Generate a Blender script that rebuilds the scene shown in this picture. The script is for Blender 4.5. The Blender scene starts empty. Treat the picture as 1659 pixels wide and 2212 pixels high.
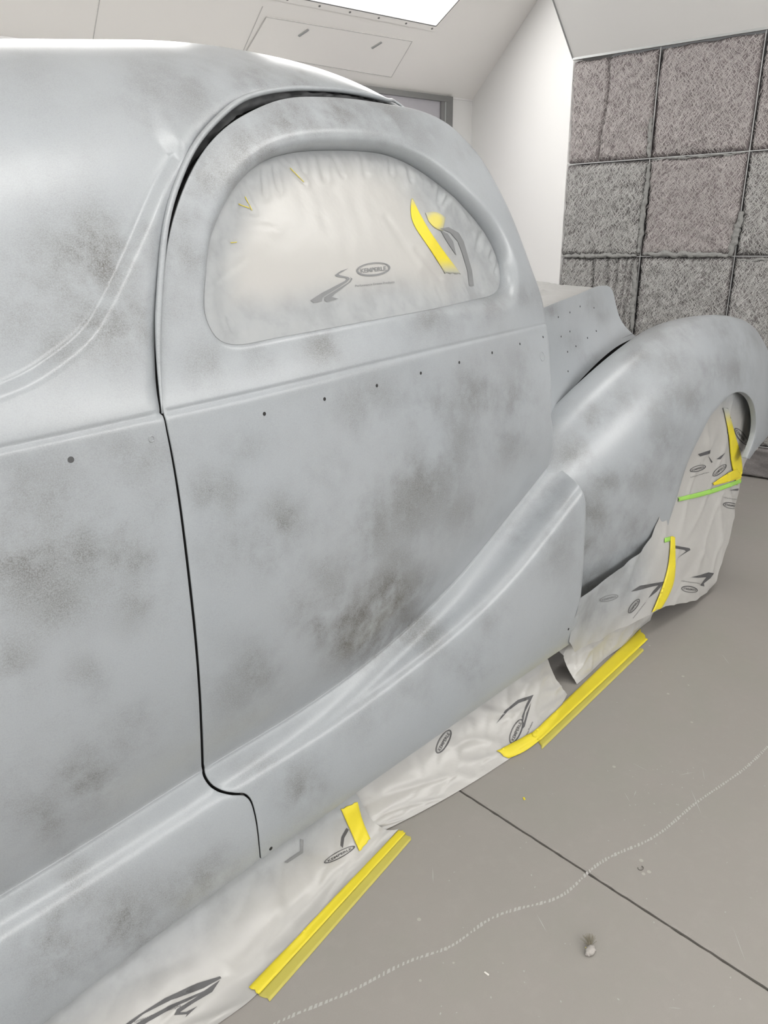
import bpy, bmesh, math, random
import numpy as np
from mathutils import Vector, Matrix, noise
from mathutils.bvhtree import BVHTree
from mathutils.geometry import delaunay_2d_cdt
from mathutils.interpolate import poly_3d_calc

random.seed(7); np.random.seed(7)
scn = bpy.context.scene
COL = scn.collection

# ------------------------------------------------------------------ camera, light, exposure
H_CAM = 1.3                      # camera height in metres
FPX, CX, CY = 1600.0, 829.5, 1106.0
PITCH, ROLL, YAW = map(math.radians, (19.8, -0.7, 43.6))
_h = Vector((math.cos(YAW), math.sin(YAW), 0)); _r = Vector((math.sin(YAW), -math.cos(YAW), 0)); _u = Vector((0, 0, 1))
FWD = _h * math.cos(PITCH) - _u * math.sin(PITCH)
_up = _h * math.sin(PITCH) + _u * math.cos(PITCH)
RGT = _r * math.cos(ROLL) + _up * math.sin(ROLL)
UPV = -_r * math.sin(ROLL) + _up * math.cos(ROLL)
CAM = Vector((0, 0, H_CAM))
cd = bpy.data.cameras.new('camera'); cam = bpy.data.objects.new('camera', cd); COL.objects.link(cam)
cd.sensor_fit = 'AUTO'; cd.sensor_width = 36.0; cd.lens = 36.0 * FPX / 2212.0; cd.clip_start = 0.02
cam.matrix_world = Matrix((( RGT.x, UPV.x, -FWD.x, CAM.x), (RGT.y, UPV.y, -FWD.y, CAM.y), (RGT.z, UPV.z, -FWD.z, CAM.z), (0, 0, 0, 1)))
scn.camera = cam
w = bpy.data.worlds.new('world'); scn.world = w; w.use_nodes = True
w.node_tree.nodes['Background'].inputs[0].default_value = (1, 1, 1, 1)
w.node_tree.nodes['Background'].inputs[1].default_value = 0.12
scn.view_settings.view_transform = 'Standard'; scn.view_settings.look = 'None'
scn.view_settings.gamma = 1.0; scn.view_settings.use_curve_mapping = False
scn.view_settings.exposure = 0.13
LAMP = 8.4                       # emission of all light-box diffusers, seen and added

# ------------------------------------------------------------------ small helpers
def ray(p):
    return FWD + RGT * ((p[0] - CX) / FPX) - UPV * ((p[1] - CY) / FPX)
def at_y(p, y):
    v = ray(p); return CAM + v * (y / v.y)
def at_z(p, z=0.0):
    v = ray(p); return CAM + v * ((z - H_CAM) / v.z)
def at_plane(p, P, n):
    v = ray(p); return CAM + v * ((Vector(P) - CAM).dot(n) / v.dot(n))
def to_px(P):
    d = Vector(P) - CAM; z = d.dot(FWD)
    return CX + FPX * d.dot(RGT) / z, CY - FPX * d.dot(UPV) / z
def to_px_np(P):
    d = P - np.array(CAM); z = d @ np.array(FWD)
    return np.stack([CX + FPX * (d @ np.array(RGT)) / z, CY - FPX * (d @ np.array(UPV)) / z], 1)

class Spl:
    """natural cubic spline, linear outside"""
    def __init__(s, xs, ys=None):
        if ys is None: xs, ys = zip(*xs)
        s.x = np.array(xs, float); s.A = spl_matrix(s.x); s.y = np.array(ys, float); s.m = s.A @ s.y
    def __call__(s, q):
        q = np.asarray(q, float); return spl_eval(s.x, s.y, s.m, q)
def spl_matrix(x):
    n = len(x); h = np.diff(x); M = np.zeros((n, n)); R = np.zeros((n, n)); M[0, 0] = M[-1, -1] = 1
    for i in range(1, n - 1):
        M[i, i-1], M[i, i], M[i, i+1] = h[i-1], 2 * (h[i-1] + h[i]), h[i]
        R[i, i-1], R[i, i], R[i, i+1] = 6 / h[i-1], -6 / h[i-1] - 6 / h[i], 6 / h[i]
    return np.linalg.solve(M, R)
def spl_eval(x, y, m, q):
    i = np.clip(np.searchsorted(x, q) - 1, 0, len(x) - 2); h = x[i+1] - x[i]
    if y.ndim == 1: y0, y1, m0, m1 = y[i], y[i+1], m[i], m[i+1]
    else:
        k = np.arange(len(q)); y0, y1, m0, m1 = y[k, i], y[k, i+1], m[k, i], m[k, i+1]
    qc = np.clip(q, x[0], x[-1]); b = (qc - x[i]) / h; a = 1 - b
    r = a * y0 + b * y1 + ((a**3 - a) * m0 + (b**3 - b) * m1) * h * h / 6
    sl = (y1 - y0) / h + np.where(q < x[0], -(2 * m0 + m1) * h / 6, (m0 + 2 * m1) * h / 6)
    return r + (q - qc) * sl
def sstep(a, b, x):
    t = np.clip((np.asarray(x, float) - a) / (b - a), 0, 1); return t * t * (3 - 2 * t)
def resample(pts, step, closed=False):
    pts = [np.array(p, float) for p in pts]
    if closed: pts = pts + [pts[0]]
    out = []
    for a, b in zip(pts[:-1], pts[1:]):
        n = max(1, int(math.ceil(np.linalg.norm(b - a) / step)))
        out += [a + (b - a) * i / n for i in range(n)]
    if not closed: out.append(pts[-1])
    return out
def smooth_line(pts, n):
    """spline through points, n samples by chord length"""
    P = np.array(pts, float); d = np.r_[0, np.cumsum(np.linalg.norm(np.diff(P, axis=0), axis=1))]
    q = np.linspace(0, d[-1], n)
    return np.stack([Spl(d, P[:, k])(q) for k in range(P.shape[1])], 1)
def inside(poly, P):
    P = np.asarray(P, float); x, y = P[:, 0], P[:, 1]; r = np.zeros(len(P), bool); n = len(poly)
    for i in range(n):
        x0, y0 = poly[i][:2]; x1, y1 = poly[(i + 1) % n][:2]
        if y0 == y1: continue
        c = ((y0 > y) != (y1 > y)) & (x < (x1 - x0) * (y - y0) / (y1 - y0) + x0); r ^= c
    return r
def dist_poly(poly, P, closed=True):
    P = np.asarray(P, float); best = np.full(len(P), 1e9); n = len(poly)
    for i in range(n if closed else n - 1):
        a = np.array(poly[i][:2], float); b = np.array(poly[(i + 1) % n][:2], float); ab = b - a
        t = np.clip(((P - a) @ ab) / max(ab @ ab, 1e-12), 0, 1)
        best = np.minimum(best, np.linalg.norm(P - a - t[:, None] * ab, axis=1))
    return best

def link(name, me, mats, parent=None, smooth=True):
    o = bpy.data.objects.new(name, me); COL.objects.link(o)
    for m in (mats if isinstance(mats, (list, tuple)) else [mats]):
        if m is not None: me.materials.append(m)
    if smooth and len(me.polygons): me.polygons.foreach_set('use_smooth', [True] * len(me.polygons))
    if parent is not None: o.parent = parent
    return o
def mesh_obj(name, verts, faces, mats, parent=None, smooth=True):
    me = bpy.data.meshes.new(name); me.from_pydata([tuple(v) for v in verts], [], [tuple(int(i) for i in f) for f in faces]); me.update()
    return link(name, me, mats, parent, smooth)
def bm_obj(name, bm, mats, parent=None, smooth=False):
    me = bpy.data.meshes.new(name); bm.to_mesh(me); bm.free(); return link(name, me, mats, parent, smooth)
def empty(name, loc=(0, 0, 0)):
    o = bpy.data.objects.new(name, None); o.empty_display_size = .1; COL.objects.link(o); o.location = loc; return o
def tag(o, label=None, cat=None, group=None, kind=None):
    if label: o['label'] = label
    if cat: o['category'] = cat
    if group: o['group'] = group
    if kind: o['kind'] = kind
    return o
def box_bm(bm, c, ax, ay, az):
    """box from centre and three half-axis vectors"""
    c, ax, ay, az = map(Vector, (c, ax, ay, az)); vs = []
    for k in (-1, 1):
        for j in (-1, 1):
            for i in (-1, 1): vs.append(bm.verts.new(c + ax * i + ay * j + az * k))
    for f in ((0, 2, 3, 1), (4, 5, 7, 6), (0, 1, 5, 4), (2, 6, 7, 3), (0, 4, 6, 2), (1, 3, 7, 5)): bm.faces.new([vs[i] for i in f])
def slab_bm(bm, quad, n, t):
    """extrude a polygon of 3D points by n*t"""
    a = [bm.verts.new(Vector(p)) for p in quad]; b = [bm.verts.new(Vector(p) + Vector(n) * t) for p in quad]
    bm.faces.new(a); bm.faces.new(b[::-1]); k = len(a)
    for i in range(k): bm.faces.new((a[i], b[i], b[(i + 1) % k], a[(i + 1) % k]))
def slab(name, quad, n, t, mat, parent=None, bevel=0):
    bm = bmesh.new(); slab_bm(bm, quad, n, t); bmesh.ops.recalc_face_normals(bm, faces=bm.faces)
    if bevel: bmesh.ops.bevel(bm, geom=bm.edges[:], offset=bevel, segments=2, affect='EDGES', profile=.5)
    return bm_obj(name, bm, mat, parent)
def tube_bm(bm, pts, r, seg=8, cap=True):
    pts = [Vector(p) for p in pts]; rings = []
    for i, p in enumerate(pts):
        t = (pts[min(i + 1, len(pts) - 1)] - pts[max(i - 1, 0)]).normalized()
        a = t.orthogonal().normalized() if i == 0 else (prev - t * prev.dot(t)).normalized()
        prev = a; b = t.cross(a); rr = r[i] if hasattr(r, '__len__') else r
        rings.append([bm.verts.new(p + (a * math.cos(2 * math.pi * k / seg) + b * math.sin(2 * math.pi * k / seg)) * rr) for k in range(seg)])
    for A, B in zip(rings[:-1], rings[1:]):
        for k in range(seg): bm.faces.new((A[k], A[(k + 1) % seg], B[(k + 1) % seg], B[k]))
    if cap: bm.faces.new(rings[0][::-1]); bm.faces.new(rings[-1])
def disc_bm(bm, c, n, r, depth, seg=10):
    n = Vector(n).normalized(); a = n.orthogonal().normalized(); b = n.cross(a); c = Vector(c)
    lo = [bm.verts.new(c + (a * math.cos(2 * math.pi * k / seg) + b * math.sin(2 * math.pi * k / seg)) * r) for k in range(seg)]
    hi = [bm.verts.new(v.co + n * depth) for v in lo]
    bm.faces.new(hi); bm.faces.new(lo[::-1])
    for k in range(seg): bm.faces.new((lo[k], lo[(k + 1) % seg], hi[(k + 1) % seg], hi[k]))
def fbm(p, s, o=4):
    return noise.fractal(Vector(p) * s, .6, 2.1, o)

# ------------------------------------------------------------------ materials
def new_mat(name):
    m = bpy.data.materials.new(name); m.use_nodes = True; nt = m.node_tree
    return m, nt, nt.nodes['Principled BSDF']
def N(nt, t, **kw):
    n = nt.nodes.new(t)
    for k, v in kw.items():
        if k in n.inputs: n.inputs[k].default_value = v
        else: setattr(n, k, v)
    return n
def L(nt, a, b): nt.links.new(a, b)
def mixc(nt, fac, a, b):
    n = nt.nodes.new('ShaderNodeMix'); n.data_type = 'RGBA'
    for s, v in ((n.inputs[0], fac), (n.inputs[6], a), (n.inputs[7], b)):
        if hasattr(v, 'is_output'): L(nt, v, s)
        else: s.default_value = v if not isinstance(v, tuple) or len(v) == 4 else (*v, 1)
    return n.outputs[2]
def mth(nt, op, a, b=None, clamp=False):
    n = nt.nodes.new('ShaderNodeMath'); n.operation = op; n.use_clamp = clamp
    for s, v in zip(n.inputs, (a, b)):
        if v is None: continue
        if hasattr(v, 'is_output'): L(nt, v, s)
        else: s.default_value = v
    return n.outputs[0]
def ramp(nt, src, *stops):
    n = nt.nodes.new('ShaderNodeValToRGB'); L(nt, src, n.inputs[0]); e = n.color_ramp.elements
    while len(e) < len(stops): e.new(.5)
    for el, (p, c) in zip(e, stops): el.position = p; el.color = c if len(c) == 4 else (*c, 1)
    return n.outputs[0]
def nz(nt, scale, detail=4, rough=.55, coord=None, out='Fac'):
    n = N(nt, 'ShaderNodeTexNoise', Scale=scale, Detail=detail, Roughness=rough)
    if coord is not None: L(nt, coord, n.inputs['Vector'])
    return n.outputs[out]
def objco(nt): return nt.nodes.new('ShaderNodeTexCoord').outputs['Object']
def bump(nt, b, h, strength, dist):
    n = N(nt, 'ShaderNodeBump', Strength=strength, Distance=dist); L(nt, h, n.inputs['Height']); L(nt, n.outputs[0], b.inputs['Normal'])
def plain(name, col, rough=.6, metal=0, var=.06, scale=30):
    m, nt, b = new_mat(name); c = objco(nt)
    f = nz(nt, scale, 5, .6, c)
    L(nt, mixc(nt, f, tuple(x * (1 - var) for x in col), tuple(min(1, x * (1 + var)) for x in col)), b.inputs['Base Color'])
    b.inputs['Roughness'].default_value = rough; b.inputs['Metallic'].default_value = metal
    return m
GREY = (.30, .32, .335)
def mk_primer():
    m, nt, b = new_mat('guide_coated_primer'); c = objco(nt)
    at = nt.nodes.new('ShaderNodeAttribute'); at.attribute_name = 'mist'
    big = nz(nt, 5.5, 5, .62, c); mid = nz(nt, 24, 4, .6, c); fine = nz(nt, 520, 3, .8, c)
    # broad clouds of dusted guide coat, gathered where the mist attribute says
    cl = mth(nt, 'MULTIPLY', mth(nt, 'SUBTRACT', big, .47), 2.2)
    cl = mth(nt, 'ADD', cl, mth(nt, 'MULTIPLY', mth(nt, 'SUBTRACT', mid, .5), 1.1))
    base = mth(nt, 'MULTIPLY', mth(nt, 'ADD', cl, .0, True), .15, True)
    spot = mth(nt, 'MULTIPLY', at.outputs['Fac'], mth(nt, 'ADD', mth(nt, 'MULTIPLY', cl, 1.7), .62, True))
    dens = mth(nt, 'ADD', base, spot, True)
    grain = mth(nt, 'MULTIPLY', mth(nt, 'SUBTRACT', fine, .5), 3.4)
    dens = mth(nt, 'MULTIPLY', dens, mth(nt, 'ADD', grain, .9), True)
    tint = mixc(nt, nz(nt, 2.2, 3, .5, c), (.285, .312, .335), (.325, .342, .358))
    tint = mixc(nt, mth(nt, 'MULTIPLY', mth(nt, 'ADD', grain, .2, True), .22), tint, (.15, .155, .16))
    L(nt, mixc(nt, dens, tint, (.075, .068, .060)), b.inputs['Base Color'])
    b.inputs['Roughness'].default_value = .30
    b.inputs['Specular IOR Level'].default_value = .6
    bump(nt, b, fine, .05, .001)
    return m
PRIMER = mk_primer()
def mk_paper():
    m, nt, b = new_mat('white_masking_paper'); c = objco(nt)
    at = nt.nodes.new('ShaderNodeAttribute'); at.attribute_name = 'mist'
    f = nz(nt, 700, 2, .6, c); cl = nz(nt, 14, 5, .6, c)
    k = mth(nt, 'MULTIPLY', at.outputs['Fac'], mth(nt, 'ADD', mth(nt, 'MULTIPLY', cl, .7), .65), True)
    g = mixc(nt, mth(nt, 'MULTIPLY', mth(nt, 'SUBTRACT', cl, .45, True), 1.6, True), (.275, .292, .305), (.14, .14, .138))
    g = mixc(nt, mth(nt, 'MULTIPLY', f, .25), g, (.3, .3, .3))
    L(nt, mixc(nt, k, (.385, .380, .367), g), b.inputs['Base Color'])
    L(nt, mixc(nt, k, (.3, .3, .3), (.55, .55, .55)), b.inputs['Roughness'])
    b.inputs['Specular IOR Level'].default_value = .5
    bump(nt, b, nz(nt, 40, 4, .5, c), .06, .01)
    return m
PAPER = mk_paper()
def mk_tape(name, col, col2):
    m, nt, b = new_mat(name); c = objco(nt)
    at = nt.nodes.new('ShaderNodeAttribute'); at.attribute_name = 'mist'
    t = mixc(nt, nz(nt, 18, 3, .5, c), col, col2)
    L(nt, mixc(nt, at.outputs['Fac'], t, GREY), b.inputs['Base Color'])
    b.inputs['Roughness'].default_value = .5
    bump(nt, b, nz(nt, 260, 3, .6, c), .15, .002)
    return m
YTAPE = mk_tape('yellow_masking_tape', (.66, .55, .015), (.58, .49, .03))
YTAPE2 = mk_tape('yellow_masking_tape_single_layer', (.46, .41, .07), (.41, .365, .08))
GTAPE = mk_tape('green_masking_tape', (.25, .50, .07), (.28, .52, .11))
INK = plain('grey_print_ink', (.065, .065, .068), .5)
INK_PALE = plain('sprayed_over_print_ink', (.17, .175, .18), .5)
BLACK = plain('flat_black', (.012, .012, .012), .8)  # black for holes, panel edges, wheel and the added gap backings
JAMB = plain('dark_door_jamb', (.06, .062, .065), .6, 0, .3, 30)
WHITE = plain('white_booth_panel', (.79, .787, .778), .38, 0, .012, 3)
WHITE2 = plain('white_sloping_panel', (.93, .91, .885), .42, 0, .012, 3)
SEAMC = plain('panel_seam_line', (.58, .57, .56), .6)
METAL = plain('dull_grey_metal', (.22, .22, .22), .45, .3)
ALU = plain('aluminium_grid_bar', (.42, .43, .43), .4, .6)
LILAC = plain('grey_lilac_panel', (.40, .39, .42), .5)
def mk_light():
    m, nt, b = new_mat('lit_diffuser'); b.inputs['Base Color'].default_value = (.9, .9, .9, 1)
    b.inputs['Emission Color'].default_value = (1.0, .985, .96, 1); b.inputs['Emission Strength'].default_value = LAMP
    return m
LIT = mk_light()
def mk_fibre(name, a, b_, pink):
    m, nt, b = new_mat(name); c = objco(nt)
    n1 = nz(nt, 3, 4, .6, c); n2 = nz(nt, 90, 4, .7, c)
    t = mixc(nt, n2, a, b_); t = mixc(nt, mth(nt, 'MULTIPLY', n1, pink), t, (.32, .27, .277))
    L(nt, t, b.inputs['Base Color']); b.inputs['Roughness'].default_value = .95; b.inputs['Specular IOR Level'].default_value = .1
    bump(nt, b, nz(nt, 160, 5, .7, c), .9, .01)
    return m
PAD = mk_fibre('grey_filter_fibre', (.115, .115, .113), (.27, .27, .263), .5)
PADP = mk_fibre('pinkish_grey_filter_fibre', (.16, .15, .148), (.31, .29, .287), .9)
STRAND = plain('pale_filter_strand', (.46, .456, .445), .8)
STRANDP = plain('pale_pinkish_filter_strand', (.45, .42, .412), .8)
FUZZ = mk_fibre('pale_filter_edge_fuzz', (.27, .277, .27), (.43, .43, .415), .1)
def mth_off(nt, c):
    n = nt.nodes.new('ShaderNodeVectorMath'); n.operation = 'ADD'; L(nt, c, n.inputs[0]); n.inputs[1].default_value = (7, 3, 0); return n.outputs[0]
def mk_floor():
    m, nt, b = new_mat('worn_grey_painted_concrete'); c = objco(nt)
    n1 = nz(nt, 1.3, 5, .6, c); n2 = nz(nt, 26, 5, .65, c); n3 = nz(nt, 420, 2, .6, c)
    t = mixc(nt, n1, (.245, .234, .216), (.295, .274, .256))
    t = mixc(nt, mth(nt, 'MULTIPLY', mth(nt, 'SUBTRACT', n2, .5, True), .7, True), t, (.36, .342, .32))
    t = mixc(nt, mth(nt, 'MULTIPLY', mth(nt, 'SUBTRACT', n3, .5, True), .8, True), t, (.215, .205, .188))
    t = mixc(nt, mth(nt, 'MULTIPLY', mth(nt, 'SUBTRACT', nz(nt, 3.1, 4, .6, mth_off(nt, c)), .5, True), 1.6, True), t, (.235, .24, .205))
    # scuffed chips of pale dust
    vo = N(nt, 'ShaderNodeTexVoronoi', Scale=16.0); L(nt, c, vo.inputs['Vector'])
    sp = mth(nt, 'MULTIPLY', mth(nt, 'LESS_THAN', vo.outputs['Distance'], .07), mth(nt, 'GREATER_THAN', nz(nt, 2.7, 3, .5, c), .54))
    t = mixc(nt, mth(nt, 'MULTIPLY', sp, .5), t, (.45, .43, .4))
    L(nt, t, b.inputs['Base Color'])
    L(nt, mixc(nt, n2, (.38, .38, .38), (.55, .55, .55)), b.inputs['Roughness'])
    bump(nt, b, n2, .05, .004)
    return m
FLOOR = mk_floor()
JOINT = plain('dirty_joint_filler', (.05, .048, .042), .9, 0, .5, 200)
MARK = plain('pale_tyre_mark', (.40, .39, .378), .6, 0, .1, 200)
SCUFF = plain('pale_scratch', (.36, .354, .345), .6, 0, .1, 200)

# ------------------------------------------------------------------ the booth
UZ = Vector((0, 0, 1))
# filter bank wall at the front end: plane through G, direction FD (away from the camera side), normal into the room FN
FA = math.radians(97); FD = Vector((math.cos(FA), math.sin(FA), 0)); G = Vector((4.47, 1.29, 0)); FN = Vector((-FD.y, FD.x, 0))   # FN points to -x
WA = math.radians(-10); WD = Vector((math.cos(WA), math.sin(WA), 0)); K = Vector((5.0, 3.8, 0)); WN = Vector((WD.y, -WD.x, 0))  # WN points to -y
FL = G + FD * 1.277                                    # left end of the filter bank
TOPF = 2.29                                            # top of the filters
HEAD = 2.31                                            # foot of the left sloping ceiling
SL = .44                                               # its slope
CEIL = 3.25
# floor
def joint_x(y): return 1.188 + .048 * y
fl = slab('floor', [(-4.5, -3.2, -.06), (6.2, -3.2, -.06), (6.2, 5.4, -.06), (-4.5, 5.4, -.06)], UZ, .04, JOINT); tag(fl, kind='structure')
ys = np.arange(-3.2, 5.401, .012)
for side in (-1, 1):
    ed = [(joint_x(y) + side * (.0028 + .0016 * noise.noise(Vector((side * 9, y * 45, 0))) + .0012 * noise.noise(Vector((side * 5, y * 160, 3)))), y) for y in ys]
    xo = -4.5 if side < 0 else 6.2
    vs = []; fs = []
    for (x, y) in ed: vs += [(xo, y, 0), (x - side * -.004, y, 0), (x, y, -.003), (x, y, -.02)]
    for i in range(len(ed) - 1):
        for k in range(3):
            q = (4*i+k, 4*i+k+1, 4*i+k+5, 4*i+k+4); fs.append(q if side < 0 else q[::-1])
    mesh_obj('floor_slab', vs, fs, FLOOR, fl, smooth=False)
# left wall, behind the car
W0 = K - WD * 9.0
wl = slab('wall_left', [W0, K, K + UZ * HEAD, W0 + UZ * HEAD], -WN, .1, WHITE); tag(wl, kind='structure')
hipA, hipB = K + UZ * HEAD, W0 + UZ * HEAD
HL = (CEIL - HEAD) / SL
def hip_pt(a, s):                                      # a along the wall from K (negative = towards the rear), s up the slope measured horizontally
    return K + WD * a + UZ * (HEAD + s * SL) + WN * s
hipN = (WN * -SL + UZ * -1).normalized() * 1           # pointing down into the room
hipN = (UZ * -1 + WN * SL).normalized()
sd = (K - FL); sd.z = 0; sd.normalize(); SN = Vector((sd.y, -sd.x, 0))
if SN.x > 0: SN = -SN
ce = slab('ceiling', [hip_pt(-9, 0), hip_pt(.8, 0), hip_pt(.8, HL), hip_pt(-9, HL)], -hipN, .06, WHITE2); tag(ce, kind='structure')
slab('ceiling_panel', [(-4.5, -3.2, CEIL), (6.2, -3.2, CEIL), (6.2, 5.4, CEIL), (-4.5, 5.4, CEIL)], UZ, .06, WHITE2, ce)
# white corner panel between the left wall and the filter bank
wc = slab('wall_corner', [FL - sd * .0, K + sd * .15, K + sd * .15 + UZ * 3.3, FL + UZ * 3.3], -SN, .06, WHITE); tag(wc, kind='structure')
# filter wall carcass
wf = slab('wall_front', [FL - FN * .07, G - FD * 4.6 - FN * .07, G - FD * 4.6 - FN * .07 + UZ * TOPF, FL - FN * .07 + UZ * TOPF], -FN, .1, METAL); tag(wf, kind='structure')
# sloping white panel over the filters
T0 = FL + UZ * TOPF
e = at_plane((1195, 0), T0, FD); e2 = T0 + (e - T0) * 2.6; ev = e2 - T0
hp = slab('wall_front_slope', [T0, T0 - FD * 6.0, T0 - FD * 6.0 + ev, e2], -FN + UZ, .02, WHITE); tag(hp, kind='structure')
bm = bmesh.new(); box_bm(bm, T0 - FD * 3 + UZ * .004 + FN * .008, FD * 3, FN * .008, UZ * .006); bm_obj('edge_trim', bm, ALU, hp)
bm = bmesh.new(); box_bm(bm, (T0 + e2) / 2 + FN * .002, ev * .5, FD * .004, FN * .004); bm_obj('edge_trim', bm, ALU, hp)
# walls on the camera's side and behind
wr = slab('wall_right', [(-4.5, -2.6, 0), (6.2, -2.6, 0), (6.2, -2.6, CEIL), (-4.5, -2.6, CEIL)], (0, -1, 0), .1, WHITE); tag(wr, kind='structure')
wb = slab('wall_back', [(-4.2, -3.2, 0), (-4.2, 5.4, 0), (-4.2, 5.4, CEIL), (-4.2, -3.2, CEIL)], (-1, 0, 0), .1, WHITE); tag(wb, kind='structure')

# filter pads, 20 inch squares in a thin metal grid
cols = [1.277, .780, .262, -.246, -.754, -1.262, -1.77, -2.278]
rows = [2.285, 1.742, 1.222, .70, .19, 0.0]
def fpt(a, z, d=0): return G + FD * a + UZ * z + FN * d
def pad(ci, ri, near):
    a0, a1, z0, z1 = cols[ci], cols[ci + 1], rows[ri], rows[ri + 1]
    n = 56 if near else 24; pink = near and ((ri == 0) or (ri == 1 and ci == 1))
    rs = random.Random(ci * 31 + ri * 7); vs = []; fs = []
    gl, gr, gt, gb = [rs.uniform(.000, .005) for _ in range(4)]; seed = ci * 13.7 + ri * 5.1
    wob = lambda t, k: .007 * noise.noise(Vector((t * 6, seed, k)))
    for j in range(n + 1):
        for i in range(n + 1):
            s, t = i / n, j / n
            a = a0 - (gl + wob(t, 1)) + (a1 - a0 + gl + gr) * s + (wob(t, 2) - wob(t, 1)) * s * -1
            z = z0 - gt + wob(s, 3) + (z1 - z0 + gt + gb) * t
            e_ = min(s, 1 - s, t, 1 - t)
            d = .034 * (1 - (1 - min(1, e_ / .08)) ** 2.6) - .024
            P = Vector((a * 1.0, z, seed))
            d += .012 * fbm(P, 7, 3) + .006 * fbm(P, 28, 4) + .004 * noise.noise(P * 75)
            if ci == 0 and ri in (0, 2):                # vertical furrows in the end pads
                d -= .022 * math.exp(-((s - .42 - .03 * math.sin(t * 5)) / .02) ** 2)
                if ri == 2: d -= .018 * sum(math.exp(-((s - q - .02 * math.sin(t * 4 + q * 9)) / .022) ** 2) for q in (.62, .72, .82, .9))
            vs.append(fpt(a, z, d))
    for j in range(n):
        for i in range(n): fs.append((j*(n+1)+i, (j+1)*(n+1)+i, (j+1)*(n+1)+i+1, j*(n+1)+i+1))
    o = mesh_obj('filter_pad', vs, fs, PADP if pink else PAD, wf)
    if near:                                            # loose crossing glass strands on its face
        sv = []; sf = []
        for _ in range(4200 if ci < 3 else 1500):
            s, t = rs.uniform(.03, .97), rs.uniform(.03, .97); an = rs.choice((1, -1)) * rs.gauss(.95, .22); ln = rs.uniform(.015, .05); wd = rs.uniform(.0005, .0011)
            cu = rs.uniform(-.6, .6); k0 = len(sv)
            for q in range(4):
                f = q / 3 - .5; ang = an + cu * f; ds = math.cos(ang) * ln * f / .5; dt = math.sin(ang) * ln * f / .5
                ss = min(.99, max(.01, s + ds)); tt = min(.99, max(.01, t + dt)); b_ = vs[int(round(tt * n)) * (n + 1) + int(round(ss * n))]
                aa = a0 + (a1 - a0) * ss; zz = z0 + (z1 - z0) * tt; dep = (b_ - G).dot(FN) + .0035 - .004 * abs(f)
                px_, pz_ = -math.sin(ang) * wd, math.cos(ang) * wd
                sv += [fpt(aa - px_, zz - pz_, dep), fpt(aa + px_, zz + pz_, dep + .0004)]
            for q in range(3): sf.append((k0 + 2*q, k0 + 2*q + 1, k0 + 2*q + 3, k0 + 2*q + 2))
        st = mesh_obj('glass_strands', sv, sf, STRANDP if pink else STRAND, o, smooth=False); tag(st, kind='stuff')
for ci in range(7):
    for ri in range(5): pad(ci, ri, ci < 6 and ri < 4)
def bar(p, q, wd, dp):
    bm = bmesh.new(); p, q = Vector(p), Vector(q); dr = (q - p); sdv = dr.normalized().cross(FN)
    box_bm(bm, (p + q) / 2, dr / 2, sdv * wd, FN * dp); bm_obj('grid_bar', bm, ALU, wf)
for r_ in rows[1:5]: bar(fpt(1.27, r_, .004), fpt(-2.2, r_, .004), .0022, .004)
for c_ in cols[1:6]: bar(fpt(c_, TOPF, .0), fpt(c_, .05, .0), .0022, .003)
def fuzz(p, q, r0, seed):
    """ragged roll of pale fibre along a pad edge, with its own loose hairs"""
    bm = bmesh.new(); n = max(14, int((Vector(q) - Vector(p)).length / .008)); pts = []; rr = []
    for i in range(n + 1):
        f = i / n; P = Vector(p).lerp(Vector(q), f)
        P += FD * .010 * noise.noise(Vector((f * 7, seed, 0))) + UZ * .009 * noise.noise(Vector((f * 9, seed, 5)))
        pts.append(P); rr.append(r0 * (.35 + .65 * math.sin(math.pi * min(1, max(0, f))) ** .4) * (1 + .5 * noise.noise(Vector((f * 20, seed, 9)))))
    tube_bm(bm, pts, rr, 10)
    for v in bm.verts: v.co += Vector((noise.noise(v.co * 90), noise.noise(v.co * 90 + Vector((7, 0, 0))), noise.noise(v.co * 90 + Vector((0, 7, 0))))) * .006
    o = bm_obj('edge_fuzz', bm, FUZZ, wf, True)
fuzz(fpt(1.26, 1.224, .010), fpt(.80, 1.226, .012), .013, 1); fuzz(fpt(.765, 1.235, .012), fpt(.29, 1.228, .012), .015, 2)
fuzz(fpt(.778, 1.72, .005), fpt(.79, 1.24, .012), .014, 3); fuzz(fpt(.255, 1.45, .008), fpt(.285, 1.22, .012), .018, 4)
fuzz(fpt(.80, 1.20, .01), fpt(.785, .80, .01), .014, 5); fuzz(fpt(.25, 1.2, .008), fpt(-.2, 1.215, .008), .008, 6)
fuzz(fpt(.31, .86, .01), fpt(.27, .70, .01), .014, 7); fuzz(fpt(.285, 1.735, .004), fpt(.77, 1.735, .004), .006, 8); fuzz(fpt(.795, 1.95, .006), fpt(.785, 1.745, .01), .012, 9)

# doorway in the left wall: dark metal frame, grey-lilac opening
d0 = at_plane((972, 213), K, WN); a_d = (d0 - K).dot(WD)
dr = slab('door_1', [K + WD * (a_d - 1.25) + WN * .004, K + WD * (a_d - .03) + WN * .004, K + WD * (a_d - .03) + WN * .004 + UZ * (HEAD - .03), K + WD * (a_d - 1.25) + WN * .004 + UZ * (HEAD - .03)], WN, .006, LILAC); tag(dr, kind='structure')
for k, (wd, off, mt) in enumerate(((.030, -.028, METAL), (.010, -.062, ALU), (.016, -.088, METAL))):
    bm = bmesh.new(); box_bm(bm, K + WD * (a_d + off) + WN * (.02 - .003 * k) + UZ * (HEAD / 2), WD * wd, WN * .012, UZ * (HEAD / 2)); bm_obj('door_frame', bm, mt, dr)
bm = bmesh.new(); box_bm(bm, K + WD * (a_d - .65) + WN * .02 + UZ * (HEAD - .02), WD * .62, WN * .014, UZ * .018); bm_obj('door_head', bm, METAL, dr)

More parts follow.
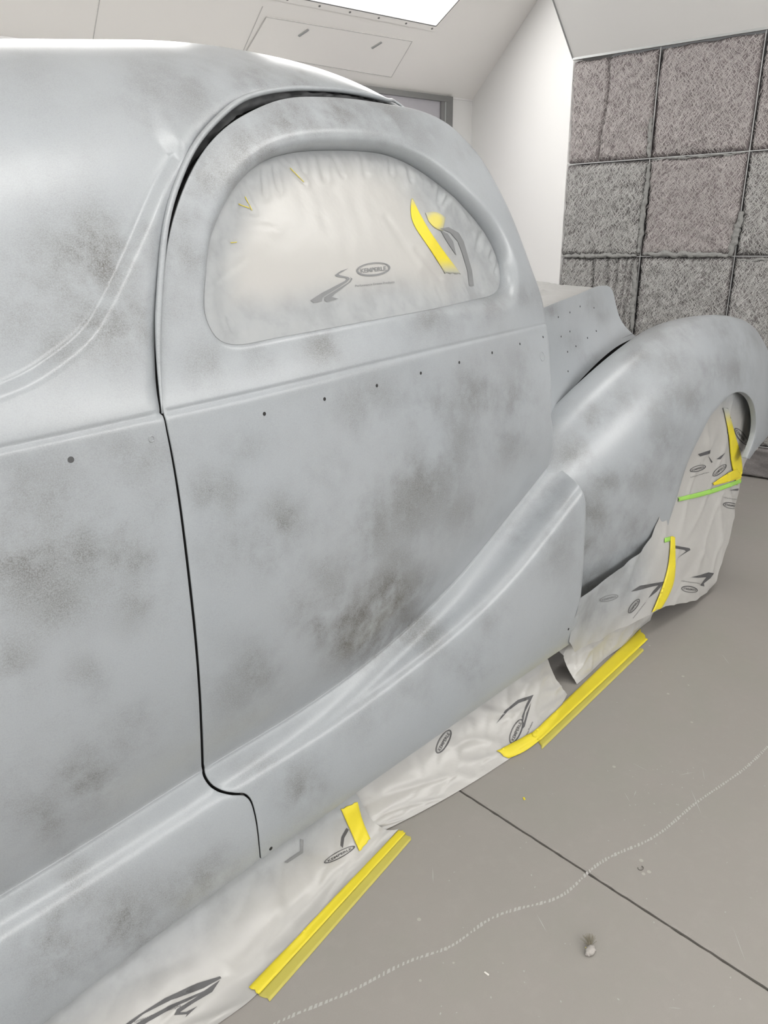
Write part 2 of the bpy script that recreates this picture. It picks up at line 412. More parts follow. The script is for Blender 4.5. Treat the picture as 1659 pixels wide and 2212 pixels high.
# light fixtures let into the slopes
def fixture(org, ux, uy, n, lx, ly, label, group=None):
    """org = centre on the slope, ux/uy half axes, n into the room"""
    r = empty('booth_light', org); tag(r, label, 'light', group)
    fr = .045; bm = bmesh.new()
    for s in (-1, 1):
        box_bm(bm, ux * s * (lx + fr / 2) + n * .004, ux * fr / 2, uy * (ly + fr), n * .006)
        box_bm(bm, uy * s * (ly + fr / 2) + n * .004, ux * lx, uy * fr / 2, n * .006)
    bm_obj('frame', bm, WHITE2, r)
    bm = bmesh.new(); box_bm(bm, n * .002, ux * lx, uy * ly, n * .004); bm_obj('diffuser', bm, LIT, r)
    bm = bmesh.new(); g = .004
    for s in (-1, 1):
        box_bm(bm, ux * s * lx + n * .009, ux * g, uy * ly, n * .002); box_bm(bm, uy * s * ly + n * .009, ux * lx, uy * g, n * .002)
    bm_obj('gasket', bm, METAL, r)
    for s in (-1, 1):
        for i in range(7):
            bm = bmesh.new(); disc_bm(bm, uy * s * (ly + fr * .55) + ux * lx * (i / 3 - 1) * .98 + n * .009, n, .007, .003, 8); bm_obj('screw', bm, METAL, r)
    return r
hs = (WN + UZ * SL).normalized()                        # up the left slope
def on_hip(p): return at_plane(p, hip_pt(0, 0), hipN)
c1 = on_hip((941, 53)); c2 = on_hip((650, 0))
# corner c1 = lower front corner of the diffuser
LX, LY = .62, .30
ctr = c1 - WD * LX + hs * LY
fixture(ctr, WD, hs, hipN, LX, LY, 'lit white light box in the sloping ceiling above the car roof')
for k in range(1, 4): fixture(ctr - WD * 1.75 * k, WD, hs, hipN, LX, LY, 'lit light box in the left slope behind the visible one', 'light boxes along the left slope')
# access panel below it
def on_hip_quad(ps): return [on_hip(p) for p in ps]
ap = on_hip_quad([(575, 35), (890, 88), (845, 165), (530, 112)])
pr = slab('ceiling_access_panel', [q + hipN * .001 for q in ap], hipN, .004, WHITE2, ce)
bm = bmesh.new()
for i in range(4):
    a, b = ap[i] + hipN * .005, ap[(i + 1) % 4] + hipN * .005; d = (b - a); box_bm(bm, (a + b) / 2, d / 2, d.normalized().cross(hipN) * .0022, hipN * .0012)
bm_obj('panel_seam', bm, SEAMC, pr)
for p in ((655, 68), (813, 95)):
    q = on_hip(p); bm = bmesh.new(); box_bm(bm, q + hipN * .008, (hs * 1 + WD * .5).normalized() * .035, (WD - hs * .3).normalized() * .006, hipN * .004); bm_obj('latch', bm, ALU, pr)
a, b = on_hip((560, 30)), on_hip((525, 110)); bm = bmesh.new(); box_bm(bm, (a + b) / 2 + hipN * .002, (b - a) * .7, (b - a).normalized().cross(hipN) * .0018, hipN * .001); bm_obj('panel_seam', bm, SEAMC, ce)
a, b = on_hip((215, 0)), on_hip((205, 60)); bm = bmesh.new(); box_bm(bm, (a + b) / 2 + hipN * .002, (b - a) * 1.5, (b - a).normalized().cross(hipN) * .0015, hipN * .001); bm_obj('panel_seam', bm, SEAMC, ce)
a, b = hip_pt(-6, .004), hip_pt(.4, .004); bm = bmesh.new(); box_bm(bm, (a + b) / 2 - UZ * .004, (b - a) / 2, WN * .006, UZ * .005); bm_obj('cove_trim', bm, WHITE, ce)
# unseen light boxes added on the right wall to brighten car and ceiling slope
for k in range(5):
    fixture(Vector((-2.7 + 1.7 * k, -2.59, 1.85)), Vector((1, 0, 0)), Vector((0, 0, 1)), Vector((0, 1, 0)), .66, .42,
            'added light box on the right wall, unseen behind the camera', 'added light boxes along the right wall')
for k in range(2):  # unseen boxes added at the back to throw light onto the slopes
    fixture(Vector((-4.19, -1.2 + 2.2 * k, 1.85)), Vector((0, 1, 0)), Vector((0, 0, 1)), Vector((1, 0, 0)), .66, .42,
            'added light box on the back wall, unseen behind the camera', 'added light boxes on the back wall')
for k in range(3):  # unseen boxes added overhead to lift floor and upper surfaces
    fixture(Vector((-1.2 + 2.0 * k, .2, CEIL)), Vector((1, 0, 0)), Vector((0, 1, 0)), Vector((0, 0, -1)), .62, .24,
            'added unseen light box in the flat ceiling above the camera', 'added light boxes in the flat ceiling')

# ------------------------------------------------------------------ car body: one sectioned surface, panels cut from it
YMID = 1.78                                             # the car's centre line
yb = Spl([(-1.2, 1.06), (-.5, 1.01), (.2, 1.0), (.6, 1.0), (1.0, 1.02), (1.4, 1.06), (1.8, 1.13), (2.2, 1.215)])
zb = Spl([(-1, 1.045), (.33, 1.059), (.57, 1.065), (.8, 1.071), (1.04, 1.079), (1.38, 1.086), (1.88, 1.085), (2.2, 1.085)])
yc = Spl([(-1, 1.06), (0, 1.04), (.6, 1.04), (1.0, 1.056), (1.25, 1.075), (1.45, 1.085), (1.65, 1.09), (1.85, 1.087), (2.1, 1.08)])
zc = Spl([(-1, .36), (0, .363), (.223, .366), (.373, .371), (.596, .381), (.777, .382), (1.0, .393), (1.242, .428), (1.437, .485), (1.607, .561), (1.72, .619), (1.8, .663), (1.853, .693), (2.0, .775)])
zr = Spl([(-1, .302), (.199, .309), (.431, .311), (.624, .316), (.863, .323), (1.155, .361), (1.416, .424), (1.604, .509), (1.751, .590), (1.831, .632), (2.1, .77)])
yr = Spl([(-1, 1.005), (.6, 1.005), (.9, 1.004), (1.155, 1.0), (1.416, .990), (1.604, .978), (1.751, .972), (1.831, .970), (2.1, .965)])
yz = Spl([(-1, .985), (.6, .985), (.9, .984), (1.2, .978), (1.5, .962), (1.8, .950), (2.1, .945)])
KB = [(-1.2, .25), (-.6, .5), (0, .745), (.3, .84), (.58, .914), (.75, .95), (.93, .985), (1.16, 1.0), (1.38, .985), (1.52, .95), (1.62, .91), (1.75, .80), (1.9, .52), (2.05, .1)]
KD = [(-1.2, .25), (-.6, .5), (0, .745), (.3, .84), (.58, .914), (.75, .95), (.93, .985), (1.16, 1.0), (1.38, 1.01), (1.6, 1.02), (1.9, 1.02), (2.3, 1.02)]
UP = [(0, 0), (.03, .11), (.075, .25), (.13, .38), (.205, .49), (.31, .57), (.45, .617), (.7, .64)]
VL = np.array([0, .045, .080, .108, .14, .182, .226, .24])
VU = np.array([.24, .31, .485, .74, .88, .95, 1.065, 1.21, 1.35, 1.48, 1.62, 1.765, 2.03])
AL, AU = spl_matrix(VL), spl_matrix(VU)
class Body:
    def __init__(s, kb): s.k = Spl(kb)
    def pos(s, u, v):
        u = np.asarray(u, float); v = np.asarray(v, float)
        Yb, Zb, Yc, Zc, Zr = yb(u), zb(u), yc(u), zc(u), zr(u); k = np.maximum(s.k(u), .05)
        YB, ZB, YR = yz(u), .12, yr(u)
        lo_y = np.stack([YB + .004, YB, YB + (YR - YB) * .20, YB + (YR - YB) * .48, YR, YR + (Yc - .0045 - YR) * .56, Yc - .0045, Yc], 1)
        lo_z = np.stack([ZB + 0*u, ZB + (Zr - ZB) * .40, ZB + (Zr - ZB) * .62, ZB + (Zr - ZB) * .81, Zr, Zr + (Zc - .0065 - Zr) * .42, Zc - .0065, Zc], 1)
        hy, hz = [], []
        for t in (0, .1, .35, .7, .9):
            hy.append(Yc + (Yb - Yc) * t - .040 * math.sin(math.pi * t ** .8)); hz.append(Zc + (Zb - Zc) * t)
        for dy, dz in UP:
            hy.append(Yb + dy * np.where(np.array(dy) < .6, 1, (YMID - Yb) / .7)); hz.append(Zb + dz * k)
        hy, hz = np.stack(hy, 1), np.stack(hz, 1)
        low = v < .24
        vl, vu = np.clip(v, 0, .24), np.clip(v, .24, 2.03)
        y = np.where(low, spl_eval(VL, lo_y, lo_y @ AL.T, vl), spl_eval(VU, hy, hy @ AU.T, vu))
        z = np.where(low, spl_eval(VL, lo_z, lo_z @ AL.T, vl), spl_eval(VU, hz, hz @ AU.T, vu))
        return np.stack([u, y, z], 1)
    def master(s, u0, u1, v0, v1, du=.02, dv=.02):
        us = np.arange(u0, u1 + 1e-6, du); vs_ = np.unique(np.r_[np.arange(v0, v1 + 1e-6, dv), .24]); nu, nv = len(us), len(vs_)
        U, V = np.meshgrid(us, vs_, indexing='ij'); P = s.pos(U.ravel(), V.ravel())
        s.uv = np.stack([U.ravel(), V.ravel()], 1); s.P = [Vector(p) for p in P]; s.F = []
        for i in range(nu - 1):
            for j in range(nv - 1):
                a = i * nv + j; s.F += [(a, a + nv, a + nv + 1), (a, a + nv + 1, a + 1)]
        s.bvh = BVHTree.FromPolygons(s.P, s.F); return s
    def hit(s, p):
        """photo point -> (u, v) on the surface"""
        for k in range(60):
            loc, n, fi, d = s.bvh.ray_cast(CAM, ray(p).normalized())
            if fi is not None: break
            q = (p[0] + (700 - p[0]) * .004, p[1] + (700 - p[1]) * .004); p = q
        f = s.F[fi]; wts = poly_3d_calc([s.P[i] for i in f], loc)
        return sum(wts[k] * s.uv[f[k]] for k in range(3))
BODY = Body(KB).master(-1.2, 2.0, 0, 2.03); DOOR = Body(KD).master(-.2, 2.25, 0, 1.8)

MIST = [  # dusted guide-coat patches: photo x, y, radius, strength
 (215,545,70,.75),(170,600,60,.5),(245,690,70,.7),(130,755,45,.35),(60,590,70,.3),(270,660,40,.4),(35,700,40,.3),(110,500,60,.25),(330,640,35,.35),(320,555,30,.35),(265,720,40,.4),(300,490,30,.35),
 (330,170,60,.3),(420,190,60,.35),(560,180,60,.5),(650,178,50,.5),(350,255,40,.3),(60,140,60,.12),(740,175,40,.3),
 (335,985,45,.35),(130,1090,80,.3),(185,1190,60,.4),(275,1205,70,.5),(60,1215,80,.55),(130,1290,60,.4),(300,1310,50,.35),(30,1440,50,.4),(190,1460,40,.3),(45,1050,50,.4),(260,985,60,.25),(340,1085,40,.25),
 (190,1688,60,.65),(100,1765,50,.5),(315,1570,45,.35),(30,1720,40,.35),(270,1600,50,.25),(120,2050,80,.6),(270,2010,70,.6),(170,1960,50,.4),(460,1890,50,.45),(40,1940,40,.35),(200,2090,70,.4),(380,1940,60,.35),(150,1880,40,.35),
 (455,400,55,.6),(545,330,50,.6),(640,250,60,.6),(730,245,50,.6),(830,255,60,.55),(480,480,45,.4),(395,560,45,.5),(380,650,35,.35),(575,290,40,.5),(420,460,40,.4),(690,285,30,.4),(910,290,40,.35),(1000,320,30,.25),
 (700,748,35,.55),(450,790,50,.3),(930,688,40,.45),(1060,655,35,.5),(560,770,40,.3),(1000,680,30,.4),(1140,640,25,.4),
 (800,880,55,.4),(930,880,60,.45),(1030,850,55,.5),(910,1040,70,.5),(960,990,50,.4),(800,1125,60,.5),(880,1100,60,.5),(620,1130,50,.5),(580,1195,50,.5),(460,1060,50,.5),(700,1020,50,.3),(990,1100,50,.4),(1110,860,40,.5),(1100,960,40,.4),(500,1180,50,.4),(520,960,40,.3),(1000,940,40,.4),(1130,780,30,.35),
 (770,1365,65,1.0),(845,1290,50,1.0),(700,1345,45,.6),(880,1345,40,.7),(830,1360,40,.8),(560,1450,50,.45),(510,1500,50,.3),(650,1310,40,.4),(720,1240,50,.35),(900,1260,40,.5),(860,1210,40,.4),
 (915,1370,40,.6),(1010,1440,40,.35),(660,1705,45,.55),(1200,1190,50,.3),(1185,1085,45,.45),(560,1660,40,.3),(800,1530,50,.3),(1060,1330,40,.3),(900,1500,40,.25),(1120,1150,40,.4),(620,1740,30,.3),
 (1190,670,12,.9),(1270,655,20,.4),(1240,740,20,.3),(1275,775,20,.5),(1300,680,15,.3)]
MIST_F = [(1480,705,30,.4),(1420,720,30,.4),(1560,700,30,.5),(1610,740,30,.5),(1380,770,25,.5),(1450,780,30,.4),(1290,900,25,.7),(1350,860,30,.3),(1500,860,30,.5),(1540,800,30,.5),(1460,850,30,.4),(1590,800,30,.5),(1240,985,40,.5),
 (1310,1040,30,.5),(1380,1030,40,.4),(1440,950,40,.4),(1370,1130,40,.4),(1280,1110,40,.6),(1360,1200,35,.6),(1280,1270,40,.6),(1310,1240,30,.5),(1450,1030,30,.4),(1420,890,30,.35),(1390,1215,25,.5),(1270,1180,25,.6)]
def set_mist(o, vals):
    at = o.data.attributes.new('mist', 'FLOAT', 'POINT'); at.data.foreach_set('value', np.clip(vals, 0, 1).astype(np.float32))
def mist_of(P, spots, hi=.82):
    q = to_px_np(P); r = np.zeros(len(P))
    for x, y, rad, s in spots:
        d2 = ((q[:, 0] - x) ** 2 + (q[:, 1] - y) ** 2) / (rad * 1.15) ** 2; r = np.maximum(r, s * np.exp(-d2)) + .12 * s * np.exp(-d2 / 2)
    return np.minimum(r, 1) * hi

def cut(outline, step, holes=(), extra=(), bands=()):
    """triangulate the inside of a closed uv outline with interior points"""
    ol = resample(outline, step * .8, True); hl = [resample(h, step * .8, True) for h in holes]
    lo = np.min(ol, 0); hi = np.max(ol, 0)
    gx, gy = np.meshgrid(np.arange(lo[0], hi[0], step), np.arange(lo[1], hi[1], step)); g = np.stack([gx.ravel(), gy.ravel()], 1)
    g[:, 0] += (np.floor((g[:, 1] - lo[1]) / step + .5) % 2) * step * .5
    for bv_, bh_ in bands: g = g[np.abs(g[:, 1] - bv_) > bh_]
    if len(extra): 
        ex = np.array(extra, float)
        g = np.concatenate([g, ex])
    keep = inside(ol, g) & (dist_poly(ol, g) > step * .35)
    if len(extra) and len(hl):
        ng = len(g) - len(ex); keep[:ng] &= dist_poly(hl[0], g[:ng]) > .048
        dh = dist_poly(hl[0], g); isb = np.zeros(len(g), bool); isb[ng:ng + N_BAND] = True; keep &= ~(isb & (dh < .048))
    for h in hl: keep &= ~inside(h, g) & (dist_poly(h, g) > .0008)
    g = g[keep]
    # drop near-duplicates
    key = np.round(g / (.0001 if len(bands) else step * .18)).astype(int); _, ix = np.unique(key, axis=0, return_index=True); g = g[np.sort(ix)]
    pts = [tuple(p) for p in ol]; ed = [(i, (i + 1) % len(ol)) for i in range(len(ol))]
    for h in hl:
        b = len(pts); pts += [tuple(p) for p in h]; ed += [(b + i, b + (i + 1) % len(h)) for i in range(len(h))]
    nb = len(pts); pts += [tuple(p) for p in g]
    V, E_, F_, ov, oe, of = delaunay_2d_cdt([Vector(p) for p in pts], ed, [], 1, 1e-7)
    V = np.array([(p.x, p.y) for p in V]); T = np.array([f for f in F_ if len(f) == 3])
    cen = V[T].mean(1); ok = inside(ol, cen)
    for h in hl: ok &= ~inside(h, cen)
    T = T[ok]
    # orient counter clockwise in uv
    a, b, c = V[T[:, 0]], V[T[:, 1]], V[T[:, 2]]
    ar = (b[:, 0]-a[:, 0])*(c[:, 1]-a[:, 1]) - (b[:, 1]-a[:, 1])*(c[:, 0]-a[:, 0]); T[ar < 0] = T[ar < 0][:, ::-1]
    return V, T
def with_return(P, T, depth, rim=.0018):
    """folded sheet-metal edge: every open edge rolls over a small radius and then runs inwards"""
    T = np.asarray(T); e = np.concatenate([T[:, [0, 1]], T[:, [1, 2]], T[:, [2, 0]]]); s = np.sort(e, 1)
    _, inv, cnt = np.unique(s, axis=0, return_inverse=True, return_counts=True); be = e[cnt[inv.ravel()] == 1]
    nrm = np.zeros_like(P); fn = np.cross(P[T[:, 1]] - P[T[:, 0]], P[T[:, 2]] - P[T[:, 0]])
    for k in range(3): np.add.at(nrm, T[:, k], fn)
    nrm /= np.linalg.norm(nrm, axis=1)[:, None] + 1e-12
    bv = np.unique(be); idx = {int(v): i for i, v in enumerate(bv)}; n0 = len(P)
    # outward-in-plane direction per boundary vertex
    outd = np.zeros((len(bv), 3))
    for a, b in be:
        d = P[b] - P[a]
        for v in (a, b): outd[idx[int(v)]] += np.cross(d, nrm[v])
    outd /= np.linalg.norm(outd, axis=1)[:, None] + 1e-12
    r1 = P[bv] + outd * rim * .7 - nrm[bv] * rim * .3; r2 = P[bv] + outd * rim - nrm[bv] * rim; r3 = P[bv] + outd * rim * .9 - nrm[bv] * depth
    P2 = np.concatenate([P, r1, r2, r3]); m = len(bv); F = [tuple(t) for t in T]
    for a, b in be:
        i, j = idx[int(a)], idx[int(b)]
        F += [(b, a, n0 + i, n0 + j), (n0 + j, n0 + i, n0 + m + i, n0 + m + j)]
    F += [(n0 + m + idx[int(b)], n0 + m + idx[int(a)], n0 + 2*m + idx[int(a)], n0 + 2*m + idx[int(b)]) for a, b in be]
    return P2, F
def black_edges(o, nedge):  # inner ring of each folded panel edge gets black
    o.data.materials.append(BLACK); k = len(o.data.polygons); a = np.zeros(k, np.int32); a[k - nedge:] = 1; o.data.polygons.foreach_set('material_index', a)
def belt_step(v):                                       # shallow step with a rounded bead under the belt line
    d = v - .95
    return .0008 * sstep(-.004, .003, d) + .0022 * np.exp(-((d - .001) / .0028) ** 2) - .0009 * np.exp(-((d + .011) / .009) ** 2)
def crease_bead(v, u): return -.0020 * np.exp(-((v - .2385) / .0050) ** 2)

car = empty('car', (1.2, YMID, 0)); tag(car, 'grey primed vintage coupe body dusted with dark guide coat', 'car')
bpy.context.view_layer.update()
PARENT_INV = car.matrix_world.inverted()
def carpart(o):
    o.parent = car; o.matrix_parent_inverse = PARENT_INV; return o
def mirror(o):
    """the same panel on the car's far side"""
    me = o.data.copy(); co = np.zeros(len(me.vertices) * 3); me.vertices.foreach_get('co', co); co = co.reshape(-1, 3); co[:, 1] = 2 * YMID - co[:, 1]
    me.vertices.foreach_set('co', co.ravel()); me.flip_normals(); c = bpy.data.objects.new(o.name.split('.')[0], me); COL.objects.link(c); carpart(c); return c

# --- traced lines (photo points)
SEAM = [(358,897),(372,960),(390,1060),(405,1170),(418,1280),(430,1400),(438,1520),(443,1650),(447,1674),(462,1694),(485,1706),(510,1711),(530,1713),(542,1722),(550,1740),(557,1770),(562,1810),(566,1854)]
DBOT = [(700,1762),(800,1691),(900,1621),(1000,1551),(1100,1481),(1180,1425),(1238,1386)]
DFLARE = [(1248,1340),(1256,1270),(1262,1180),(1265,1100),(1262,1078),(1252,1057),(1235,1034),(1212,1014),(1188,1000)]
DFRONT = [(1190,900),(1188,800),(1185,735),(1180,700),(1172,650),(1150,585),(1122,510),(1092,440),(1062,383),(1032,335),(1000,299),(968,270),(933,250)]
DTOP = [(899,238),(848,228),(764,215),(680,210),(612,215),(553,236),(490,274),(439,329),(399,405),(370,498),(353,612),(345,700),(346,800),(352,870)]
RAIL = [(345,893),(338,800),(336,700),(342,590),(359,456),(384,380),(418,312),(469,253),(519,215),(570,199),(621,192),(680,192),(743,197),(827,215),(890,234)]
tl = lambda a: [tuple(p) for p in a]
SEAM_S = tl(smooth_line(SEAM[:8], 40)) + tl(smooth_line(SEAM[7:], 44))[1:]
DEDGE_S = tl(smooth_line(DFRONT[3:] + DTOP, 110)); RAIL = tl(smooth_line(RAIL, 60))
door_uv = [DOOR.hit(p) for p in SEAM_S + DBOT + tl(smooth_line(DFLARE, 26)) + DFRONT[:3] + DEDGE_S]
WIN = [(446,640),(452,590),(463,520),(490,455),(521,407),(575,356),(632,332),(700,322),(796,322),(867,332),(928,360),(984,402),(1045,463),(1088,525),(1108,585),(1107,620),(1092,638),(1055,648),(890,677),(702,712),(570,737),(510,745),(478,734),(457,705),(447,672)]
def round_loop(pts, n):
    P_ = [np.array(p, float) for p in pts]; k = len(P_); Q = P_[-4:] + P_ + P_[:5]; d = np.r_[0, np.cumsum([np.linalg.norm(b - a) ** .7 for a, b in zip(Q[:-1], Q[1:])])]
    q = np.linspace(d[4], d[4 + k], n, endpoint=False); Q = np.array(Q); return np.stack([Spl(d, Q[:, 0])(q), Spl(d, Q[:, 1])(q)], 1)
win_uv = [q for q in round_loop([DOOR.hit(p) for p in WIN], 150)]
HOLES = [(571,894),(701,862),(814,833),(909,806),(992,783),(1063,762),(1123,743),(1173,728)]

def win_recess(u, v):
    """rolled frame round the window: 0 on the door skin, full depth at the paper"""
    uv = np.stack([u, v], 1); d = dist_poly(win_uv, uv); d = np.where(inside(win_uv, uv), -d, d)
    cx, cy = 1.15, 1.18
    up = sstep(1.10, 1.34, v); fr = sstep(.72, 1.15, u); a_ = np.maximum(up * (.45 + .55 * fr), sstep(1.25, 1.6, u) * .9)
    wdt = .016 + .026 * a_; dep = .007 + .040 * a_
    t = np.clip(1 - d / wdt, 0, 1.0)
    return dep * (1 - np.sqrt(1 - (.985 * t) ** 2)) / (1 - math.sqrt(1 - .985 ** 2)), dep
# fine rows so the belt step, the crease and the window roll resolve
ex = []
BANDS = [(.948, .036), (.15, .120)]
for vv in (.914, .922, .930, .937, .942, .946, .949, .952, .955, .960, .968, .977): ex += [(u, vv) for u in np.arange(-1.1, 2.1, .010)]
for vv in (*np.arange(.036, .209, .0075), .213, .219, .2225, .226, .230, .235, .2375, .2399, .2401, .2425, .245, .250, .257, .264): ex += [(u, vv) for u in np.arange(-1.1, 2.1, .010)]
dr_ex = list(ex); N_BAND = len(ex)
wl_ = resample(win_uv, .009, True); wc_ = np.mean(win_uv, 0)
wn_ = [(wl_[(i + 2) % len(wl_)] - wl_[i - 2]) for i in range(len(wl_))]; wsg = 1 if (lambda a: np.sum(a[:, 0] * np.roll(a[:, 1], -1) - a[:, 1] * np.roll(a[:, 0], -1)))(np.array(wl_)) > 0 else -1
for k in (.0012, .003, .0055, .009, .013, .018, .024, .031, .039, .046):
    for p, t in zip(wl_, wn_):
        nn = np.array((t[1], -t[0])) * wsg / np.linalg.norm(t); dr_ex.append(p + nn * k)
V, T = cut(door_uv, .013, [win_uv], dr_ex, BANDS)
P = DOOR.pos(V[:, 0], V[:, 1]); rc, _ = win_recess(V[:, 0], V[:, 1])
P[:, 1] += belt_step(V[:, 1]) + rc + crease_bead(V[:, 1], V[:, 0]); P[:, 1] -= .004 * sstep(1.0, 1.5, V[:, 1])
P2, F = with_return(P, T, .022); n_edge = (len(F) - len(T)) // 3
door = carpart(mesh_obj('door', P2, F, PRIMER)); set_mist(door, mist_of(P2, MIST)); door['label'] = 'primed door with oval window opening'
black_edges(door, n_edge)
DOOR_BVH = BVHTree.FromPolygons([Vector(p) for p in P2], F)
mirror(door)

# --- rear quarter and roof
seam_q = []; GW = [9, 9.5, 10, 10, 10, 9.5, 9, 9, 10, 10.5, 10.5, 10, 9.5, 8.5, 7, 6.5, 6, 5.5]
for i, p in enumerate(SEAM_S):
    a_, b_ = np.array(SEAM_S[max(i - 1, 0)]), np.array(SEAM_S[min(i + 1, len(SEAM_S) - 1)]); t = (b_ - a_) / np.linalg.norm(b_ - a_); g = np.interp(p[1], [q[1] for q in SEAM], GW)
    seam_q.append((p[0] - t[1] * g, p[1] + t[0] * g))
qb = [BODY.hit(p) for p in [(540,1872),(400,1976),(300,2050),(200,2128),(100,2204)]]
body_uv = [BODY.hit(p) for p in seam_q[::-1]] + [BODY.hit(p) for p in RAIL]
ru = body_uv[-1]
body_uv += [np.array(q) for q in ((ru[0] + .12, ru[1] + .005), (ru[0] + .30, ru[1] + .02), (1.97, 1.72), (1.97, 2.03), (-1.1, 2.03), (-1.1, .02))]
body_uv += [np.array((x, qb[-1][1])) for x in (-.6, 0.0)] + qb[::-1]
SWOOP = [(-140,865),(-60,850),(0,830),(60,803),(110,770),(155,735),(190,697),(215,655),(240,606),(265,552),(290,497),(315,440),(342,385),(372,335)]
sw_uv = [BODY.hit(p) for p in SWOOP]; sw_line = smooth_line(sw_uv, 60)
b_ex = list(ex)
for k in (-.05, -.035, -.025, -.018, -.014, -.011, -.008, -.005, -.002, .0005, .003, .006, .010, .016, .025):
    for i in range(len(sw_line) - 1):
        t = sw_line[i+1] - sw_line[i]; nn = np.array((-t[1], t[0])) / np.linalg.norm(t)
        for f in (0, .33, .66): b_ex.append(sw_line[i] + t * f + nn * k)
rail_uv = [BODY.hit(p) for p in RAIL]
V, T = cut(body_uv, .015, (), b_ex, BANDS)
P = BODY.pos(V[:, 0], V[:, 1])
sd_ = dist_poly(sw_line, V, False); poly_side = [tuple(q) for q in sw_line] + [(sw_line[-1][0], 2.2), (-2, 2.2), (-2, sw_line[0][1])]
sgn = np.where(inside(poly_side, V), 1.0, -1.0) * sd_
fade = np.clip(1 - (V[:, 1] - 1.42) / .16, 0, 1)
ridge = .015 * sstep(.002, -.019, sgn) * np.exp(np.minimum(sgn, 0) / .10) - .0015 * np.exp(-((sgn - .002) / .004) ** 2)
P[:, 1] += belt_step(V[:, 1]) + crease_bead(V[:, 1], V[:, 0]) - ridge * fade
rd = dist_poly(rail_uv, V, False); P[:, 1] += .008 * np.exp(-(rd / .012) ** 2) * sstep(.93, 1.0, V[:, 1])   # gutter along the drip rail
P2, F = with_return(P, T, .022)
quarter = carpart(mesh_obj('roof_and_quarter_panel', P2, F, PRIMER)); set_mist(quarter, mist_of(P2, MIST)); quarter['label'] = 'primed roof and rear quarter with swept body line'
black_edges(quarter, (len(F) - len(T)) // 3)
BODY_BVH = BVHTree.FromPolygons([Vector(p) for p in P2], F)
mirror(quarter)
# drip rail round the door opening
rl = smooth_line(rail_uv, 90); rp = BODY.pos(rl[:, 0], rl[:, 1]); bm = bmesh.new()
pts = [Vector(p) + Vector((.002, -.004, 0)) for p in rp]
tube_bm(bm, pts, [.0052 * min(1, .25 + i / 14, .35 + (len(pts) - 1 - i) / 20) for i in range(len(pts))], 10)
o = carpart(bm_obj('drip_rail', bm, PRIMER, None, True)); set_mist(o, np.full(len(o.data.vertices), .12)); mirror(o)
# black sheet added inside the body to block light and darken the gaps
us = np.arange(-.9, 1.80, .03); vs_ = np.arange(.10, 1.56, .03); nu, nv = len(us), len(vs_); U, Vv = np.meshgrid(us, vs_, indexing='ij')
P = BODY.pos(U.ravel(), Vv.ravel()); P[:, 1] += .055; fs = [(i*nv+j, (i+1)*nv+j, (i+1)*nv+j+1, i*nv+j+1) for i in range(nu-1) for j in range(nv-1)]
o = carpart(mesh_obj('gap_backing_sheet', P, fs, BLACK)); mirror(o)
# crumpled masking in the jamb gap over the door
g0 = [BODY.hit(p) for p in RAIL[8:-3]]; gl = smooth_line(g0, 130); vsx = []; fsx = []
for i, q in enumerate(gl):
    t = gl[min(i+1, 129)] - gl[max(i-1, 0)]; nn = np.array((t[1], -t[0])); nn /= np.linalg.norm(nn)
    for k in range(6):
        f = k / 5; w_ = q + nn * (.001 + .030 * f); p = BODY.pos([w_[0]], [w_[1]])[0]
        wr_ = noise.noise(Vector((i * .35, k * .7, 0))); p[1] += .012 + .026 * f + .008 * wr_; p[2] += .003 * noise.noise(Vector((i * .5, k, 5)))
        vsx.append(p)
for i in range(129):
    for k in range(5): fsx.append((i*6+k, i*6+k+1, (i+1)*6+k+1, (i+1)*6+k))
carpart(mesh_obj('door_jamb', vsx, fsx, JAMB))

# --- trim holes and small marks
def hole(name, p, r, bvh, parent, mat=BLACK, ring=False):
    loc, n, fi, d = bvh.ray_cast(CAM, ray(p).normalized())
    if loc is None: return
    if n.dot(FWD) > 0: n = -n
    bm = bmesh.new()
    if ring:
        a = n.orthogonal().normalized(); b = n.cross(a); k0 = []
        pts = [loc + n * .0002 + (a * math.cos(t) + b * math.sin(t)) * r for t in np.linspace(0, 2 * math.pi, 21)]
        tube_bm(bm, pts, .0012, 6, False)
    else: disc_bm(bm, loc - n * .003, n, r, .0034, 14)
    o = bm_obj(name, bm, mat, None, False); o.parent = parent; o.matrix_parent_inverse = parent.matrix_world.inverted(); return o
bpy.context.view_layer.update()
for p in HOLES: hole('trim_hole', p, .0034 if p[0] < 1100 else .0032, DOOR_BVH, door)
hole('trim_hole', (585,1833), .0042, DOOR_BVH, door); hole('trim_hole', (1228,1359), .0040, DOOR_BVH, door)
hole('trim_hole', (153,993), .0046, BODY_BVH, quarter, JAMB); 
o = hole('filled_plug', (327,948), .0045, BODY_BVH, quarter, PRIMER, True); set_mist(o, np.full(len(o.data.vertices), .5))
o = hole('filled_plug', (1171,770), .013, DOOR_BVH, door, PRIMER, True); set_mist(o, np.full(len(o.data.vertices), .3))

